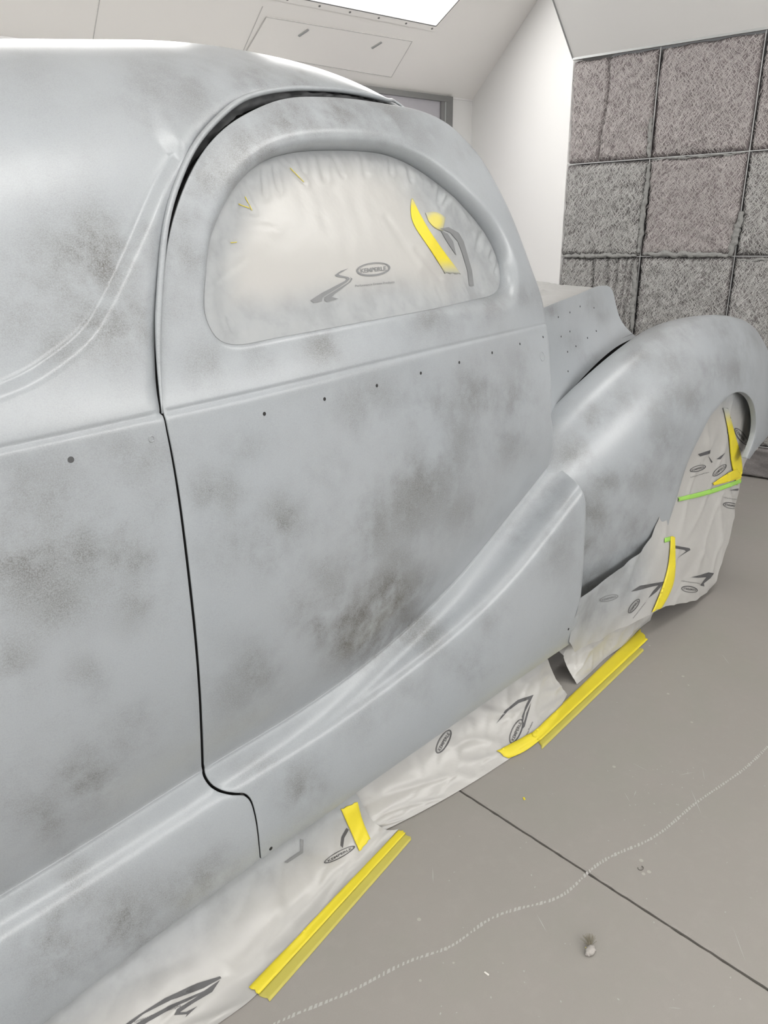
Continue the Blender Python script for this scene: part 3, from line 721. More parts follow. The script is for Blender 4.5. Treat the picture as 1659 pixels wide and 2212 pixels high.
# --- cowl side panel ahead of the door
def coons(top, bottom, left, right, n, m):
    T_, B_, L_, R_ = smooth_line(top, n + 1), smooth_line(bottom, n + 1), smooth_line(left, m + 1), smooth_line(right, m + 1); vs = []
    for j in range(m + 1):
        t = j / m
        for i in range(n + 1):
            s = i / n
            vs.append((1-t)*T_[i] + t*B_[i] + (1-s)*L_[j] + s*R_[j] - ((1-s)*(1-t)*T_[0] + s*(1-t)*T_[n] + (1-s)*t*B_[0] + s*t*B_[n]))
    fs = [(j*(n+1)+i, (j+1)*(n+1)+i, (j+1)*(n+1)+i+1, j*(n+1)+i+1) for j in range(m) for i in range(n)]
    return np.array(vs), fs
Y3 = lambda x, y, d: np.array(at_y((x, y), d))
ctop = [Y3(1150,676,1.165), Y3(1200,654,1.20), Y3(1245,637,1.24), Y3(1275,624,1.265), Y3(1292,618,1.285), Y3(1312,617,1.30)]
crt = [Y3(1312,617,1.30), Y3(1323,628,1.302), Y3(1331,660,1.29), Y3(1346,699,1.255), Y3(1375,728,1.205)]
cbt = [Y3(1160,945,1.12), Y3(1190,897,1.15), Y3(1222,857,1.165), Y3(1263,811,1.18), Y3(1303,772,1.19), Y3(1339,745,1.2), Y3(1375,728,1.205)]
clf = [Y3(1150,676,1.165), Y3(1152,760,1.150), Y3(1155,860,1.135), Y3(1160,945,1.12)]
vs, fs = coons(ctop, cbt, clf, crt, 30, 30)
cowl = carpart(mesh_obj('cowl_side', vs, fs, PRIMER)); set_mist(cowl, mist_of(vs, MIST)); cowl['label'] = 'primed cowl side with small rivet holes'; mirror(cowl)
bk = vs + (vs - vs.mean(0)) * np.array((.10, 0, .14)) * (vs[:, 2:3] < .95) + np.array((-.004, .035, -.01)); o = carpart(mesh_obj('cowl_gap_backing', bk, fs, BLACK)); mirror(o)  # black copy added behind the cowl, standing in for shade in the gap
sl_ = smooth_line(cbt, 30); lo_ = sl_ + np.array((.05, .09, -.12)); lo2 = sl_ + np.array((.05, .09, -.6)); up_ = sl_ + np.array((-.004, .012, .012))
vv_ = np.concatenate([up_, lo_, lo2]); o = carpart(mesh_obj('fender_gap_backing', vv_, [(i + k * 30, i + 1 + k * 30, i + 31 + k * 30, i + 30 + k * 30) for k in range(2) for i in range(29)], BLACK)); mirror(o)  # black backing added so the gap between cowl and fender reads as shade
COWL_BVH = BVHTree.FromPolygons([Vector(p) for p in vs], fs)
bpy.context.view_layer.update()
for p in ((1206,685),(1231,675),(1253,662),(1231,716),(1212,727),(1269,730),(1226,760),(1244,748),(1288,715),(1283,665),(1227,802)): hole('rivet_hole', p, .0030, COWL_BVH, cowl)

# --- front fender
fx  = [1.62, 1.76, 1.9, 2.1, 2.35, 2.6, 2.85, 3.1, 3.3, 3.45, 3.56, 3.68]
FZC = Spl(fx, [.60, .70, .79, .90, .995, 1.042, 1.046, 1.018, .962, .89, .80, .62])
FYC = Spl(fx, [1.20, 1.19, 1.168, 1.13, 1.092, 1.06, 1.05, 1.05, 1.055, 1.07, 1.09, 1.13])
FYI = Spl(fx, [1.26, 1.25, 1.235, 1.215, 1.21, 1.22, 1.24, 1.26, 1.28, 1.30, 1.32, 1.34])
FYO = Spl(fx, [1.06, 1.035, 1.005, .967, .935, .915, .908, .912, .928, .955, .99, 1.06])
FZO = Spl(fx, [.42, .46, .50, .56, .62, .65, .65, .64, .61, .57, .53, .45])
FT = np.array([0, .06, .12, .19, .27, .36, .46, .57, .70, .85, 1.0]); AF = spl_matrix(FT)
class Fender(Body):
    def __init__(s): pass
    def pos(s, u, v):
        u = np.asarray(u, float); v = np.asarray(v, float)
        zc_, yc_, yi_, yo_, zo_ = FZC(u), FYC(u), FYI(u), FYO(u), FZO(u)
        Y = [yi_, yi_ + (yc_ - yi_) * .55, yc_]; Z = [zc_ - .055, zc_ - .014, zc_]
        for th in (18, 36, 54, 72, 90):
            t = math.radians(th); Y.append(yc_ - (yc_ - yo_) * math.sin(t)); Z.append(zo_ + (zc_ - zo_) * math.cos(t) if th < 90 else zo_)
        Y += [yo_ + .002, yo_ + .010, yo_ + .022]; Z += [zo_ * .70 + .06, zo_ * .38 + .115, .165 + 0 * u]
        Y, Z = np.stack(Y, 1), np.stack(Z, 1)
        return np.stack([u, spl_eval(FT, Y, Y @ AF.T, v) + .05 * (1 - sstep(1.72, 1.88, u)), spl_eval(FT, Z, Z @ AF.T, v)], 1)
FEND = Fender().master(1.62, 3.68, 0, 1.0, .02, .02)
fbot = [(1256,1318),(1300,1297),(1350,1268),(1372,1242),(1397,1224),(1425,1195),(1433,1173),(1447,1122),(1462,1075),(1483,1007),(1498,971),(1520,927),(1534,900),(1550,880),(1566,862),(1580,851),(1603,846),(1621,858),(1632,887),(1633,927),(1624,963),(1613,990)]
fuv = [FEND.hit(p) for p in fbot[:5] + tl(smooth_line(fbot[5:], 70))]
fo = [np.array((2.9, .03)), np.array((2.5, .06)), np.array((2.3, .085)), np.array((2.1, .103)), np.array((1.95, .115)), np.array((1.74, .12)), np.array((1.74, .84))] + fuv + [fuv[-1] + np.array((.05, .01)), fuv[-1] + np.array((.12, -.02)), np.array((3.40, .66)), np.array((3.67, .60)), np.array((3.67, .01))]
V, T = cut(fo, .02)
P = FEND.pos(V[:, 0], V[:, 1]); P2, F = with_return(P, T[:, ::-1], .02)
fender = carpart(mesh_obj('front_fender', P2, F, PRIMER)); set_mist(fender, mist_of(P2, MIST_F)); fender['label'] = 'primed rounded front fender with wheel opening'; mirror(fender)
FEND_BVH = BVHTree.FromPolygons([Vector(p) for p in P2], F)

# ------------------------------------------------------------------ masking sheets
SHEETS = {}
def grid_sheet(name, top, bottom, n, m, wr, label, seed, mist=None, cat='masking paper', sag=0.0, fold=()):
    """sheet hung between two 3D lines, crumpled"""
    A_, B_ = smooth_line(top, n + 1), smooth_line(bottom, n + 1); vs = []
    for j in range(m + 1):
        t = j / m
        for i in range(n + 1):
            p = A_[i] * (1 - t) + B_[i] * t; edge = min(1, 6 * t, 8 * (1 - t) + .1)
            al = i / n * 3.2 * n / 90; q = Vector((al * 1.5 - t * .9 + seed, al * .35 + t * 1.5, seed * 2)); q2 = Vector((al * 2.6 + t * 2.2 + seed, t * 1.4 - al * .5, seed))
            r_ = max(0, 1 - abs(noise.noise(q)) * 4.2); r2 = max(0, 1 - abs(noise.noise(q2 * 1.3)) * 6)
            d = wr * r_ ** 1.3 + wr * .55 * r2 + wr * .9 * noise.noise(q * .8 + Vector((9, 0, 0))) + wr * .12 * noise.noise(q * 9)
            p = p + np.array((0, -.8, .5)) * d * edge; p[2] -= sag * math.sin(math.pi * t); p[2] = max(p[2], .0012)
            vs.append(p)
    fs = [(j*(n+1)+i, (j+1)*(n+1)+i, (j+1)*(n+1)+i+1, j*(n+1)+i+1) for j in range(m) for i in range(n)]
    o = mesh_obj(name, vs, fs, PAPER); tag(o, label, cat)
    vs = np.array(vs); mv = mist(to_px_np(vs), vs) if mist else np.zeros(len(vs)); set_mist(o, mv)
    SHEETS[o.name] = BVHTree.FromPolygons([Vector(p) for p in vs], fs); return o
R3 = lambda x, y, yy: np.array(at_y((x, y), yy)); Z3 = lambda x, y, z=.002: np.array(at_z((x, y), z))
ROCK = lambda x, y: R3(x, y, 1.005)
shA = grid_sheet('masking_sheet', [ROCK(-60,2300), ROCK(90,2185), ROCK(300,2025), ROCK(565,1832), ROCK(660,1765), ROCK(760,1700)],
    [Z3(130,2440), Z3(330,2305), Z3(470,2212), Z3(552,2150), Z3(640,2040), Z3(750,1912), Z3(862,1790)], 90, 36, .005,
    'white masking paper under the rear rocker, long yellow tape along its floor edge', 3.0,
    lambda q, p: 1.0 * sstep(.02, .13, p[:, 2]), sag=.048)
shB = grid_sheet('masking_sheet', [R3(640,1790,1.02), R3(760,1708,1.02), R3(900,1608,1.02), R3(1050,1500,1.015), R3(1130,1443,1.01), R3(1178,1408,1.01)],
    [Z3(800,1808,.004), Z3(862,1778,.004), Z3(1000,1703,.003), Z3(1097,1641,.002), Z3(1165,1590,.002), Z3(1225,1500,.002)], 90, 36, .006,
    'white masking paper under the door, between the two floor tapes', 11.0,
    lambda q, p: .5 * sstep(.05, .16, p[:, 2]), sag=.02)
shC = grid_sheet('masking_sheet', [R3(1205,1405,1.02), R3(1255,1340,1.0), R3(1300,1315,.995), R3(1352,1290,.985), R3(1400,1250,.975), R3(1440,1215,.97)],
    [Z3(1246,1478,.003), Z3(1270,1458,.002), Z3(1310,1420,.002), Z3(1352,1390,.002), Z3(1385,1355,.002), Z3(1405,1340,.003)], 70, 40, .007,
    'white masking paper on the floor below the fender tail, taped along its edge', 23.0,
    lambda q, p: np.clip(.5 * sstep(.08, .2, p[:, 2]), 0, 1))
# wheel cover: a bulging sheet hanging in the fender opening down to the floor
def wheel_cover():
    out = [(1590,822),(1545,838),(1515,875),(1490,915),(1465,970),(1448,1020),(1432,1075),(1420,1120),(1408,1160),(1380,1192),(1340,1225),(1290,1262),(1250,1292),(1236,1340),(1226,1385),(1240,1408),(1290,1384),(1345,1355),(1375,1340),(1404,1326),(1440,1310),(1500,1297),(1527,1280),(1540,1258),(1560,1205),(1580,1150),(1588,1100),(1597,1060),(1601,1028),(1614,985),(1636,970),(1650,915),(1650,880),(1640,845),(1615,825)]
    base = Vector((2.3, .955, 0)); 
    def Yw(x, z): return .955 - .075 * (1 - sstep(0, .55, z)) * sstep(1.9, 2.4, x) + .03 * sstep(2.9, 3.3, x)
    uv = []
    for p in out:
        y = .94
        for _ in range(40):
            q = at_y(p, y); y = .6 * y + .4 * float(Yw(q.x, max(q.z, 0)))
        q = at_y(p, y); uv.append((q.x, max(q.z, .003)))
    V, T = cut(uv, .012)
    P = np.stack([V[:, 0], Yw(V[:, 0], V[:, 1]), V[:, 1]], 1)
    for p in P:
        q = Vector((p[0] * 4.2 + p[2] * .8, p[2] * 2.0 - p[0] * .6, 3.3)); q2 = Vector((p[0] * 5.5 - p[2] * 5, p[2] * 3.4 + p[0], 8.1)); r_ = 1 - abs(noise.noise(q)) * 4; r2 = 1 - abs(noise.noise(q2)) * 6
        p[1] -= .007 * max(r_, 0) ** 1.3 + .005 * max(r2, 0) + .014 * noise.noise(q * .5)
    o = mesh_obj('masking_sheet', P, T[:, ::-1], PAPER); tag(o, 'white printed masking paper covering the front wheel and fender tail, green tape across it', 'masking paper')
    q = to_px_np(P); set_mist(o, .9 * (1 - sstep(850, 905, q[:, 1] - (q[:, 0] - 1560) * .2)) + .95 * (1 - sstep(10, 130, q[:, 1] - (1312 - (q[:, 0] - 1256) * .60))) * (1 - sstep(1360, 1440, q[:, 0])))
    SHEETS[o.name] = BVHTree.FromPolygons([Vector(p) for p in P], [tuple(t) for t in T]); return o
shD = wheel_cover()
# dark inside of the wheel well
bm = bmesh.new(); cc = Vector((2.74, 1.06, .37))
for k in range(2): disc_bm(bm, cc + Vector((0, .0 + k * .01, 0)), (0, -1, 0), .355 - .12 * k, -.16, 32)
o = bm_obj('front_wheel', bm, BLACK, None, True); carpart(o)
# window paper, tucked into the rolled frame
def window_paper():
    V, T = cut(win_uv, .0055)
    P = DOOR.pos(V[:, 0], V[:, 1]); _, dep = win_recess(V[:, 0], V[:, 1]); P[:, 1] += dep + belt_step(V[:, 1]) - .004 * sstep(1.0, 1.5, V[:, 1])
    d = dist_poly(win_uv, V); P[:, 1] -= .001; P[:, 1] += .008 * sstep(0, .05, d)
    q = to_px_np(P)
    cr = [((603,345),(657,395),7,.006),((521,408),(545,455),6,.006),((495,440),(540,452),5,.004),((590,362),(601,410),7,.005),((690,335),(700,385),12,.004),((720,340),(740,380),8,.004),((870,335),(888,390),9,.007),((905,345),(912,380),8,.006),((955,385),(945,440),9,.007),
          ((985,405),(950,450),9,.006),((1000,440),(1020,480),9,.006),((1020,455),(1050,500),9,.006),((1070,520),(1060,560),8,.008),((1085,540),(1070,590),7,.006),((1090,600),(1080,630),8,.004),((930,365),(935,400),7,.006),((1040,500),(1030,540),10,.005),((470,520),(512,525),5,.004),
          ((440,630),(530,560),10,.002),((530,485),(600,492),8,.0012),((490,690),(503,715),6,.006),((670,684),(690,700),6,.003),((565,360),(570,420),8,.004),((640,335),(655,370),8,.004),((780,330),(790,380),10,.003),((840,330),(845,375),9,.004),((835,470),(900,570),14,.002),((900,540),(950,600),12,.004)]
    for a, b, wd, h in cr:
        wd = wd * .62; eg = sstep(0, .016, d)
        dd = dist_poly([a, b], q, False); P[:, 1] += eg * ((h * 1.4) * np.exp(-(dd / wd) ** 2) - h * .9 * np.exp(-(dd / (wd * 2.0)) ** 2))
    for i in range(len(P)):
        k = max(0, 1 - d[i] / .07); z_ = Vector((V[i, 0] * 30, V[i, 1] * 30, 1.5)); P[i, 1] += float(eg[i]) * ((.0008 + .0022 * k) * noise.noise(z_) + .0030 * k * (abs(noise.noise(Vector((V[i, 0] * 42, V[i, 1] * 26, 4)))) - .2) + .0012 * k * noise.noise(z_ * 2.4))
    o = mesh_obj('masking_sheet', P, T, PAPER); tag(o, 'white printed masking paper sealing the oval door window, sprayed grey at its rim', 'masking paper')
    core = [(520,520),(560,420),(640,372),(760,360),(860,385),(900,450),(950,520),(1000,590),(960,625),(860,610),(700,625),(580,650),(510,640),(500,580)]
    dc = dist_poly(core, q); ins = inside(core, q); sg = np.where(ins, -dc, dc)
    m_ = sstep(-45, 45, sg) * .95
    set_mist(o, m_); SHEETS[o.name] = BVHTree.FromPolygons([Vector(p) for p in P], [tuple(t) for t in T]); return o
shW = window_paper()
# crumpled sheet over the engine bay
vs = []; n, m = 40, 30
for j in range(m + 1):
    for i in range(n + 1):
        s, t = i / n, j / m; e0 = Vector(smooth_line(ctop, 41)[int(round(s * 40))]) ; e1 = Vector((e0.x, 2 * YMID - e0.y, e0.z))
        p = e0.lerp(e1, t); q = Vector((p.x * 9, p.y * 7, 0)); r_ = max(0, 1 - abs(noise.noise(q)) * 2.2)
        p.z += -.012 + .045 * r_ ** 2 * min(1, 4 * t, 4 * (1 - t)) * (1 - .6 * s) + .03 * math.sin(math.pi * t) * (1 - s); vs.append(p)
fs = [(j*(n+1)+i, j*(n+1)+i+1, (j+1)*(n+1)+i+1, (j+1)*(n+1)+i) for j in range(m) for i in range(n)]
o = mesh_obj('masking_sheet', vs, fs, PAPER); tag(o, 'crumpled white masking sheet lying over the engine bay ahead of the door', 'masking paper'); set_mist(o, np.full(len(vs), .25))

# ------------------------------------------------------------------ tape
FLOOR_BVH = BVHTree.FromPolygons([Vector((-5, -4, 0)), Vector((7, -4, 0)), Vector((7, 6, 0)), Vector((-5, 6, 0))], [(0, 1, 2, 3)])
def drape(p, bvhs, off):
    best = None; d = ray(p).normalized()
    for b in bvhs:
        loc, n, fi, ds = b.ray_cast(CAM, d)
        if loc is not None and (best is None or ds < best[2]):
            if n.dot(d) > 0: n = -n
            best = (loc, n, ds)
    return None if best is None else best[0] + best[1] * off
def tape(name, a, b, c, d, mat, bvhs, label=None, n=40, m=6, off=.0012, parent=None, mist=None, ragged=True, thick=.0006, cat='tape'):
    """strip between the photo edges a-b and d-c, laid on the given surfaces"""
    g = []
    def edge(p, q, f): return (p[0] + (q[0] - p[0]) * f, p[1] + (q[1] - p[1]) * f)
    A_ = smooth_line(a, n + 1) if len(a) > 2 else np.array([edge(a[0], a[1], i / n) for i in range(n + 1)])
    B_ = smooth_line(b, n + 1) if len(b) > 2 else np.array([edge(b[0], b[1], i / n) for i in range(n + 1)])
    vs = []; ok = True
    for i in range(n + 1):
        for j in range(m + 1):
            f = j / m; p = A_[i] * (1 - f) + B_[i] * f
            if ragged and i in (0, n): p = p + (A_[1] - A_[0]) * (.3 * math.sin(j * 2.3 + len(name) + a[0][0]))
            q = drape(p, bvhs, off + .0004 * noise.noise(Vector((i * .6, j * .8, a[0][0]))))
            if q is None: q = vs[-1].copy() if vs else at_z(p, .002)
            vs.append(q)
    k = len(vs); bk = [v + (v - CAM).normalized() * thick for v in vs]
    fs = []; w1 = m + 1
    for i in range(n):
        for j in range(m): fs += [(i*w1+j, (i+1)*w1+j, (i+1)*w1+j+1, i*w1+j+1), (k+i*w1+j+1, k+(i+1)*w1+j+1, k+(i+1)*w1+j, k+i*w1+j)]
    for i in range(n): fs += [(i*w1, k+i*w1, k+(i+1)*w1, (i+1)*w1), (i*w1+m, (i+1)*w1+m, k+(i+1)*w1+m, k+i*w1+m)]
    for j in range(m): fs += [(j, j+1, k+j+1, k+j), (n*w1+j, k+n*w1+j, k+n*w1+j+1, n*w1+j+1)]
    o = mesh_obj(name, [*vs, *bk], fs, mat, parent, True)
    if label: tag(o, label, cat)
    mv = np.zeros(2 * k)
    if mist: mv = mist(to_px_np(np.array([*vs, *bk])))
    set_mist(o, mv); return o
S_ = lambda o: SHEETS[o.name]
A_B, B_B, C_B, D_B, W_B = S_(shA), S_(shB), S_(shC), S_(shD), S_(shW)
tape('masking_tape', [(538,2134),(862,1794)], [(560,2150),(877,1801)], 0, 0, YTAPE, [A_B, FLOOR_BVH], 'long yellow tape on the floor edge of the rear rocker paper, bright overlapping half', 60, 4, .0030)
tape('masking_tape', [(555,2148),(872,1799)], [(584,2163),(890,1813)], 0, 0, YTAPE2, [FLOOR_BVH], 'dull yellow tape edge on bare floor beside the longest tape', 60, 4, .0012)
tape('masking_tape', [(735,1748),(752,1786),(775,1840)], [(771,1732),(783,1775),(799,1812)], 0, 0, YTAPE, [A_B, B_B], 'short yellow tape hanging from the rocker at the overlap of two papers', 24, 6, .0025)
tape('masking_tape', [(1073,1623),(1110,1604),(1160,1578)], [(1098,1641),(1135,1624),(1167,1600)], 0, 0, YTAPE, [B_B, FLOOR_BVH], 'small torn yellow tape end on the paper under the door', 20, 5, .0035)
tape('masking_tape', [(1146,1588),(1382,1362)], [(1166,1603),(1399,1384)], 0, 0, YTAPE, [B_B, C_B, FLOOR_BVH], 'wrinkled yellow tape holding paper to floor below the fender tail', 50, 5, .0045)
tape('masking_tape', [(1158,1592),(1372,1396)], [(1171,1619),(1392,1405)], 0, 0, YTAPE2, [FLOOR_BVH], 'dull yellow tape edge on bare floor below the fender tail', 50, 4, .0015)
tape('masking_tape', [(1446,1158),(1444,1200),(1434,1250),(1406,1322)], [(1456,1160),(1457,1200),(1452,1262),(1428,1312)], 0, 0, YTAPE, [D_B, C_B], 'narrow upright yellow tape at the rear edge of the wheel cover', 36, 4, .004)
tape('masking_tape', [(1463,1074),(1520,1060),(1599,1034)], [(1464,1083),(1522,1070),(1599,1043)], 0, 0, GTAPE, [D_B], 'thin green tape running across the wheel cover', 40, 3, .004)
tape('masking_tape', [(1434,1162),(1447,1159)], [(1434,1172),(1447,1169)], 0, 0, GTAPE, [D_B], 'green tape stub beside the upright yellow tape', 8, 3, .003)
tape('masking_tape', [(1560,880),(1572,940),(1578,1000),(1590,1048)], [(1572,882),(1588,945),(1600,990),(1602,1030)], 0, 0, YTAPE, [D_B], 'yellow tape running down the wheel cover from the fender lip', 34, 5, .0035, None, lambda q: .95 * (1 - sstep(880, 930, q[:, 1])))
tape('masking_tape', [(1537,1044),(1570,1022),(1590,1012)], [(1540,1048),(1575,1040),(1601,1030)], 0, 0, YTAPE, [D_B], 'slanting yellow tape scrap just above the green tape', 16, 4, .005)
tape('masking_tape', [(888,430),(888,470),(915,520),(960,590)], [(891,430),(915,478),(945,525),(995,592)], 0, 0, YTAPE, [W_B], 'yellow tape slanting across the window paper', 36, 8, .0012, None, lambda q: .97 * np.clip(sstep(555, 598, q[:, 1]) + .5 * (1 - sstep(430, 450, q[:, 1])), 0, 1))
tape('masking_tape', [(918,460),(940,458),(962,470)], [(925,478),(942,495),(956,500)], 0, 0, YTAPE, [W_B], 'sprayed-over scrap of yellow tape beside the slanting window tape', 12, 6, .001, None, lambda q: .25 + .6 * sstep(10, 26, np.hypot(q[:, 0] - 940, q[:, 1] - 478)), False)
for a, b in (((627,362),(657,393)),((530,425),(545,455)),((515,440),(538,449)),((497,524),(511,522))):
    dx, dy = b[0] - a[0], b[1] - a[1]; l_ = math.hypot(dx, dy); nx, ny = -dy / l_ * 1.6, dx / l_ * 1.6
    tape('tape_sliver', [a, b], [(a[0] + nx, a[1] + ny), (b[0] + nx, b[1] + ny)], 0, 0, YTAPE, [W_B], None, 8, 2, .0012, shW)

# ------------------------------------------------------------------ print on the masking paper
LANE1 = [(-1.44,.21),(-1.9,.1),(-2.27,-.1),(-2.2,-.2),(-1.62,-.36),(-1.72,-.5),(-3.2,-1.08),(-3.84,-1.42),(-3.7,-1.58),(-3.2,-1.55),(-3.1,-1.3),(-1.62,-.58),(-1.42,-.4),(-1.5,-.3),(-2.0,-.13),(-2.05,-.06),(-1.8,.05)]
LANE2 = [(-1.45,-.27),(-1.27,-.42),(-1.4,-.6),(-2.4,-1.2),(-2.6,-1.35),(-2.2,-1.5),(-2.9,-1.6),(-3.05,-1.5),(-3.0,-1.32),(-1.55,-.62),(-1.33,-.42)]
def text_mesh(s, width, y0, bold=0):
    cu = bpy.data.curves.new('print', 'FONT'); cu.body = s; cu.align_x = 'CENTER'; cu.offset = bold; cu.resolution_u = 2
    ob = bpy.data.objects.new('print', cu); COL.objects.link(ob); bpy.context.view_layer.update()
    me = bpy.data.meshes.new_from_object(ob.evaluated_get(bpy.context.evaluated_depsgraph_get()))
    vs = [(v.co.x, v.co.y) for v in me.vertices]; fs = [tuple(p.vertices) for p in me.polygons]; bpy.data.objects.remove(ob); bpy.data.meshes.remove(me)
    x0, x1 = min(v[0] for v in vs), max(v[0] for v in vs); k = width / (x1 - x0)
    return [((v[0] - (x0 + x1) / 2) * k, v[1] * k + y0) for v in vs], fs
TXT1 = text_mesh('KEMPERLE', 1.5, -.13, .02); TXT2 = text_mesh('Performance Driven Products', 2.3, -.92)
def ring(a, b, w0, w1, n=40):
    vs = []; fs = []
    for i in range(n):
        t = 2 * math.pi * i / n; k = w0 + (w1 - w0) * (.5 - .5 * math.sin(t)); vs += [(a * math.cos(t), b * math.sin(t)), ((a - k) * math.cos(t), (b - k) * math.sin(t))]
    for i in range(n): fs.append((2*i, 2*((i+1) % n), 2*((i+1) % n)+1, 2*i+1))
    return vs, fs
def fill(poly, step):
    V, T = cut([np.array(p) for p in poly], step); return [tuple(v) for v in V], [tuple(t) for t in T]
def logo(sheet, c, s, ang, ysc=1.0, parts='RTGL', mat=INK, off=.0010, road=(1, 0, 0), skew=0.0):
    """parts: R oval, T name, G tagline, L road; placed on the paper by photo position"""
    ca, sa = math.cos(ang), math.sin(ang); items = []
    if 'R' in parts: items += [ring(1.0, .40, .05, .10), ring(.9, .32, .02, .03)]
    if 'T' in parts: items.append(TXT1)
    if 'G' in parts: items.append(TXT2)
    if 'L' in parts:
        for ln in (LANE1, LANE2):
            rx = math.cos(road[0] * 0); items.append(fill([(x + road[1], y + road[2]) for x, y in ln], .16))
    vs = []; fs = []
    for v_, f_ in items:
        b0 = len(vs); good = {}
        for i, (x, y) in enumerate(v_):
            y = y * ysc; x = x + skew * y; p = (c[0] + s * (x * ca - y * sa), c[1] - s * (x * sa + y * ca))
            q = drape(p, [SHEETS[sheet.name]], off)
            good[i] = q is not None; vs.append(q if q is not None else at_z(p, .5))
        for f in f_:
            if all(good[i] for i in f): fs.append(tuple(b0 + i for i in f))
    if not fs: return
    used = sorted({i for f in fs for i in f}); mp = {k: i for i, k in enumerate(used)}
    o = mesh_obj('printed_logo', [vs[i] for i in used], [tuple(mp[i] for i in f) for f in fs], mat, sheet, False)
    return o
R_ = math.radians
def print_poly(sheet, poly, mat=INK, off=.0012):
    """flat printed shape given by its photo outline, laid on the paper"""
    v_, f_ = fill(poly, 5.0); vs = [drape(p, [SHEETS[sheet.name]], off) for p in v_]
    fs = [f for f in f_ if all(vs[i] is not None for i in f)]
    if not fs: return
    used = sorted({i for f in fs for i in f}); mp = {k: i for i, k in enumerate(used)}
    return mesh_obj('printed_road', [vs[i] for i in used], [tuple(mp[i] for i in f) for f in fs], mat, sheet, False)
logo(shW, (806, 582), 37, R_(6), 1.0, 'RTGL', INK_PALE)
print_poly(shW, [(949,494),(968,491),(990,503),(1001,522),(1009,550),(1019,585),(1023,618),(1013,618),(1009,585),(998,548),(988,522),(972,503)], INK_PALE)
print_poly(shW, [(951,498),(966,505),(978,522),(985,552),(975,538),(962,518)], INK_PALE)
for c_, s_, a_, y_ in (((1601,943),23,-52,.9), ((1507,1012),18,16,.9), ((1554,1016),19,40,.9), ((1578,1092),17,170,1.0), ((1489,1273),18,172,1.0), ((1369,1309),19,52,.9)): logo(shD, c_, s_, R_(a_), y_, 'RTG')
logo(shD, (1315,1292), 21, R_(14), .8, 'RT', INK_PALE)
for p_ in ([(1362,1278),(1382,1265),(1411,1260),(1434,1256),(1431,1263),(1418,1278),(1400,1292),(1411,1276),(1422,1264),(1400,1269),(1375,1276)],
           [(1492,1247),(1512,1242),(1530,1236),(1542,1238),(1534,1249),(1520,1260),(1521,1267),(1512,1264),(1525,1247),(1509,1248)],
           [(1456,1178),(1489,1184),(1491,1188),(1476,1197),(1462,1206),(1481,1191),(1478,1188),(1457,1184)],
           [(1507,981),(1534,972),(1533,980),(1512,986)], [(1547,992),(1566,978),(1556,992)], [(1574,1059),(1595,1055),(1594,1060)], [(1536,1000),(1530,985),(1539,998)]): print_poly(shD, p_)
logo(shB, (958, 1602), 29, R_(60), .95, 'RT'); logo(shB, (1115, 1580), 29, R_(66), .95, 'RTG')
print_poly(shB, [(1071,1564),(1091,1535),(1118,1512),(1152,1501),(1145,1516),(1134,1537),(1129,1562),(1127,1548),(1136,1523),(1142,1511),(1120,1519),(1098,1535)])
print_poly(shB, [(1147,1517),(1141,1540),(1133,1570),(1128,1575),(1137,1540)])
logo(shA, (733, 1846), 38, R_(28), .5, 'RT')
print_poly(shA, [(748,1788),(737,1808),(735,1826),(740,1832),(743,1810),(753,1792)]); print_poly(shA, [(648,1812),(648,1838),(613,1862),(620,1864),(654,1842),(655,1814)], INK_PALE)
print_poly(shA, [(268,2214),(300,2192),(355,2157),(425,2124),(475,2109),(478,2113),(440,2134),(370,2160),(310,2190),(280,2214)])
print_poly(shA, [(292,2212),(370,2170),(440,2141),(475,2117),(458,2143),(412,2170),(388,2187),(402,2186),(426,2174),(400,2198),(404,2191),(376,2193),(382,2180),(432,2149),(370,2178),(312,2212)])
logo(shA, (352, 2224), 46, R_(200), .9, 'G')

# ------------------------------------------------------------------ marks and litter on the floor
def strip_marks(name, pts, wd, dash, parent, mat, seed):
    q = [at_z(p, .0004) for p in smooth_line(pts, 160)]; rs = random.Random(seed); vs = []; fs = []; acc = 0
    for a, b in zip(q[:-1], q[1:]):
        L_ = (b - a).length; k = 0
        while acc < L_:
            p = a.lerp(b, acc / L_); t = (b - a).normalized(); nrm = Vector((-t.y, t.x, 0)); sk = (t * .55 + nrm * .8).normalized()
            h = wd * rs.uniform(.5, 1.1); l2 = dash * rs.uniform(.2, .42); k0 = len(vs)
            vs += [p - sk * h - t * l2, p - sk * h + t * l2, p + sk * h + t * l2 * .6, p + sk * h - t * l2 * .8]; fs.append((k0, k0+1, k0+2, k0+3)); acc += dash * rs.uniform(.85, 1.15)
        acc -= L_
    o = mesh_obj(name, vs, fs, mat, parent, False); tag(o, kind='stuff'); return o
strip_marks('tyre_mark', [(500,2260),(640,2190),(760,2140),(900,2070),(975,2043),(1050,1990),(1130,1960),(1220,1930),(1275,1880),(1330,1845),(1400,1815),(1450,1780),(1490,1745),(1560,1695),(1620,1650),(1659,1612),(1720,1560),(1790,1515)], .0045, .0100, fl, MARK, 1)
rs = random.Random(4); vs = []; fs = []
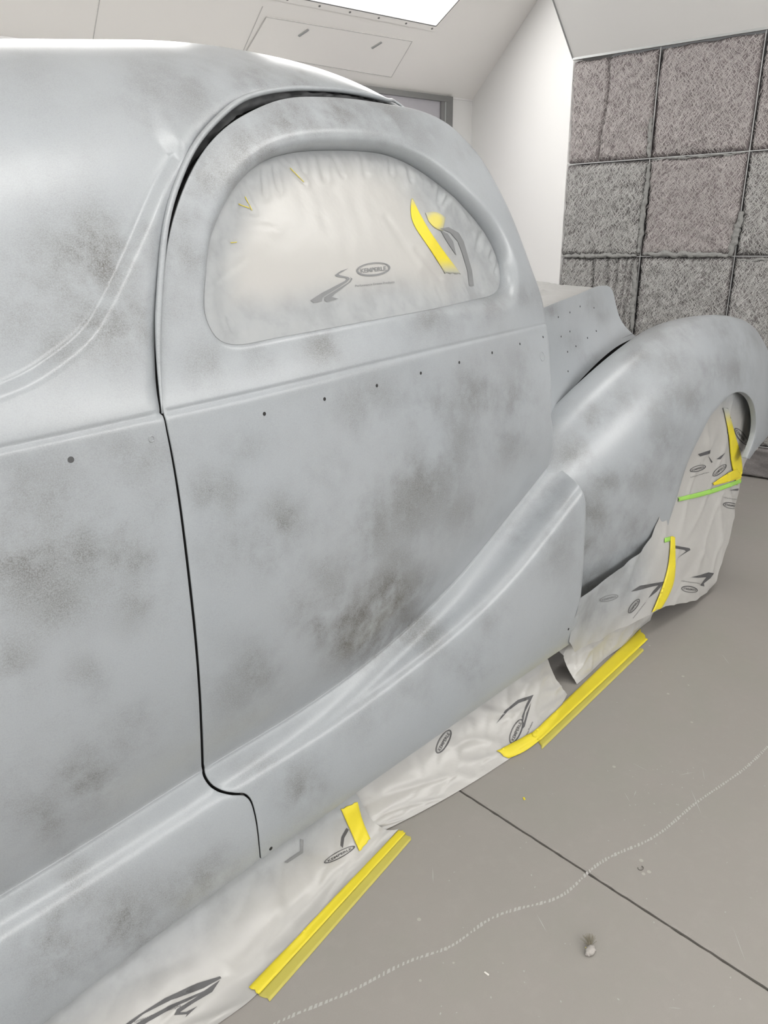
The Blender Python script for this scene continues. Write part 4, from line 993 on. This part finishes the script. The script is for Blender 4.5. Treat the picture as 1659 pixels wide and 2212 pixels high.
for k in range(120):
    p = (rs.uniform(900, 1659), rs.uniform(1350, 2212)) if k % 3 else (rs.uniform(1340, 1520), rs.uniform(1640, 1800))
    c = at_z(p, .0003)
    if k < 14: l_, w_ = rs.uniform(.012, .05), rs.uniform(.0005, .0012)
    else: l_, w_ = rs.uniform(.001, .0035), rs.uniform(.0006, .0018)
    t = Vector((math.cos(rs.gauss(.9, .7)), math.sin(rs.gauss(.9, .7)), 0)).normalized(); nn = Vector((-t.y, t.x, 0)); b0 = len(vs)
    vs += [c - t * l_, c - t * l_ * .2 + nn * w_, c + t * l_, c + t * l_ * .1 - nn * w_]; fs.append((b0+3, b0+2, b0+1, b0))
tag(mesh_obj('floor_scratches', vs, fs, SCUFF, fl, False), kind='stuff')
# tuft of lint with a bristle fan
c = at_z((1275, 2058), 0); r = empty('lint_tuft', c); tag(r, 'small grey lint tuft with bristles lying on the floor', 'debris')
bm = bmesh.new(); bmesh.ops.create_icosphere(bm, subdivisions=3, radius=1)
for v in bm.verts:
    d = 1 + .35 * noise.noise(v.co * 2.4) + .15 * noise.noise(v.co * 6); v.co = Vector((v.co.x * .0125 * d, v.co.y * .0085 * d, .006 + v.co.z * .006 * d))
bm_obj('lint_clump', bm, plain('grey_lint', (.36, .34, .32), .95, 0, .25, 300), r, True)
bm = bmesh.new(); rs = random.Random(2)
for k in range(46):
    a = rs.gauss(.75, .4); l_ = rs.uniform(.012, .024); z1 = rs.uniform(.002, .014); s0 = Vector((.006, .004, .005)); e_ = s0 + Vector((math.cos(a) * l_, math.sin(a) * l_, z1)); tube_bm(bm, [s0, s0.lerp(e_, .5) + Vector((0, 0, .002)), e_], .0004, 3)
tag(bm_obj('bristles', bm, plain('brown_bristle', (.14, .125, .09), .8), r), kind='stuff')
def chip(p, l, w_, h, mat, label, ang):
    c = at_z(p, 0); bm = bmesh.new(); box_bm(bm, (0, 0, h), (l * math.cos(ang), l * math.sin(ang), 0), (-w_ * math.sin(ang), w_ * math.cos(ang), 0), (0, 0, h)); bmesh.ops.bevel(bm, geom=bm.edges[:], offset=min(w_, h) * .5, segments=1, affect='EDGES')
    for v in bm.verts: v.co.z += abs(v.co.x) * .08
    o = bm_obj('debris_chip', bm, mat); o.location = c; tag(o, label, 'debris')
chip((1132, 1726), .004, .0025, .0012, YTAPE, 'tiny yellow tape crumb on the floor near the joint', .9)
chip((1268, 2049), .004, .0016, .001, plain('straw_chip', (.5, .44, .2), .6), 'thin straw-coloured chip beside the lint tuft', 1.9)
chip((1051, 2104), .005, .0018, .001, plain('white_chip', (.62, .6, .56), .6), 'small white chip on the floor left of the lint tuft', 1.6)
pts = [at_z((1384 + 6 * math.cos(t), 1875 + 4.5 * math.sin(t)), .0012) for t in np.linspace(-1.2, 3.4, 12)]; bm = bmesh.new(); tube_bm(bm, [p - pts[0] for p in pts], .0009, 6)
o = bm_obj('hair_curl', bm, plain('dark_thread', (.12, .11, .1), .8)); o.location = pts[0]; tag(o, 'curled dark thread on the floor right of the joint', 'debris')
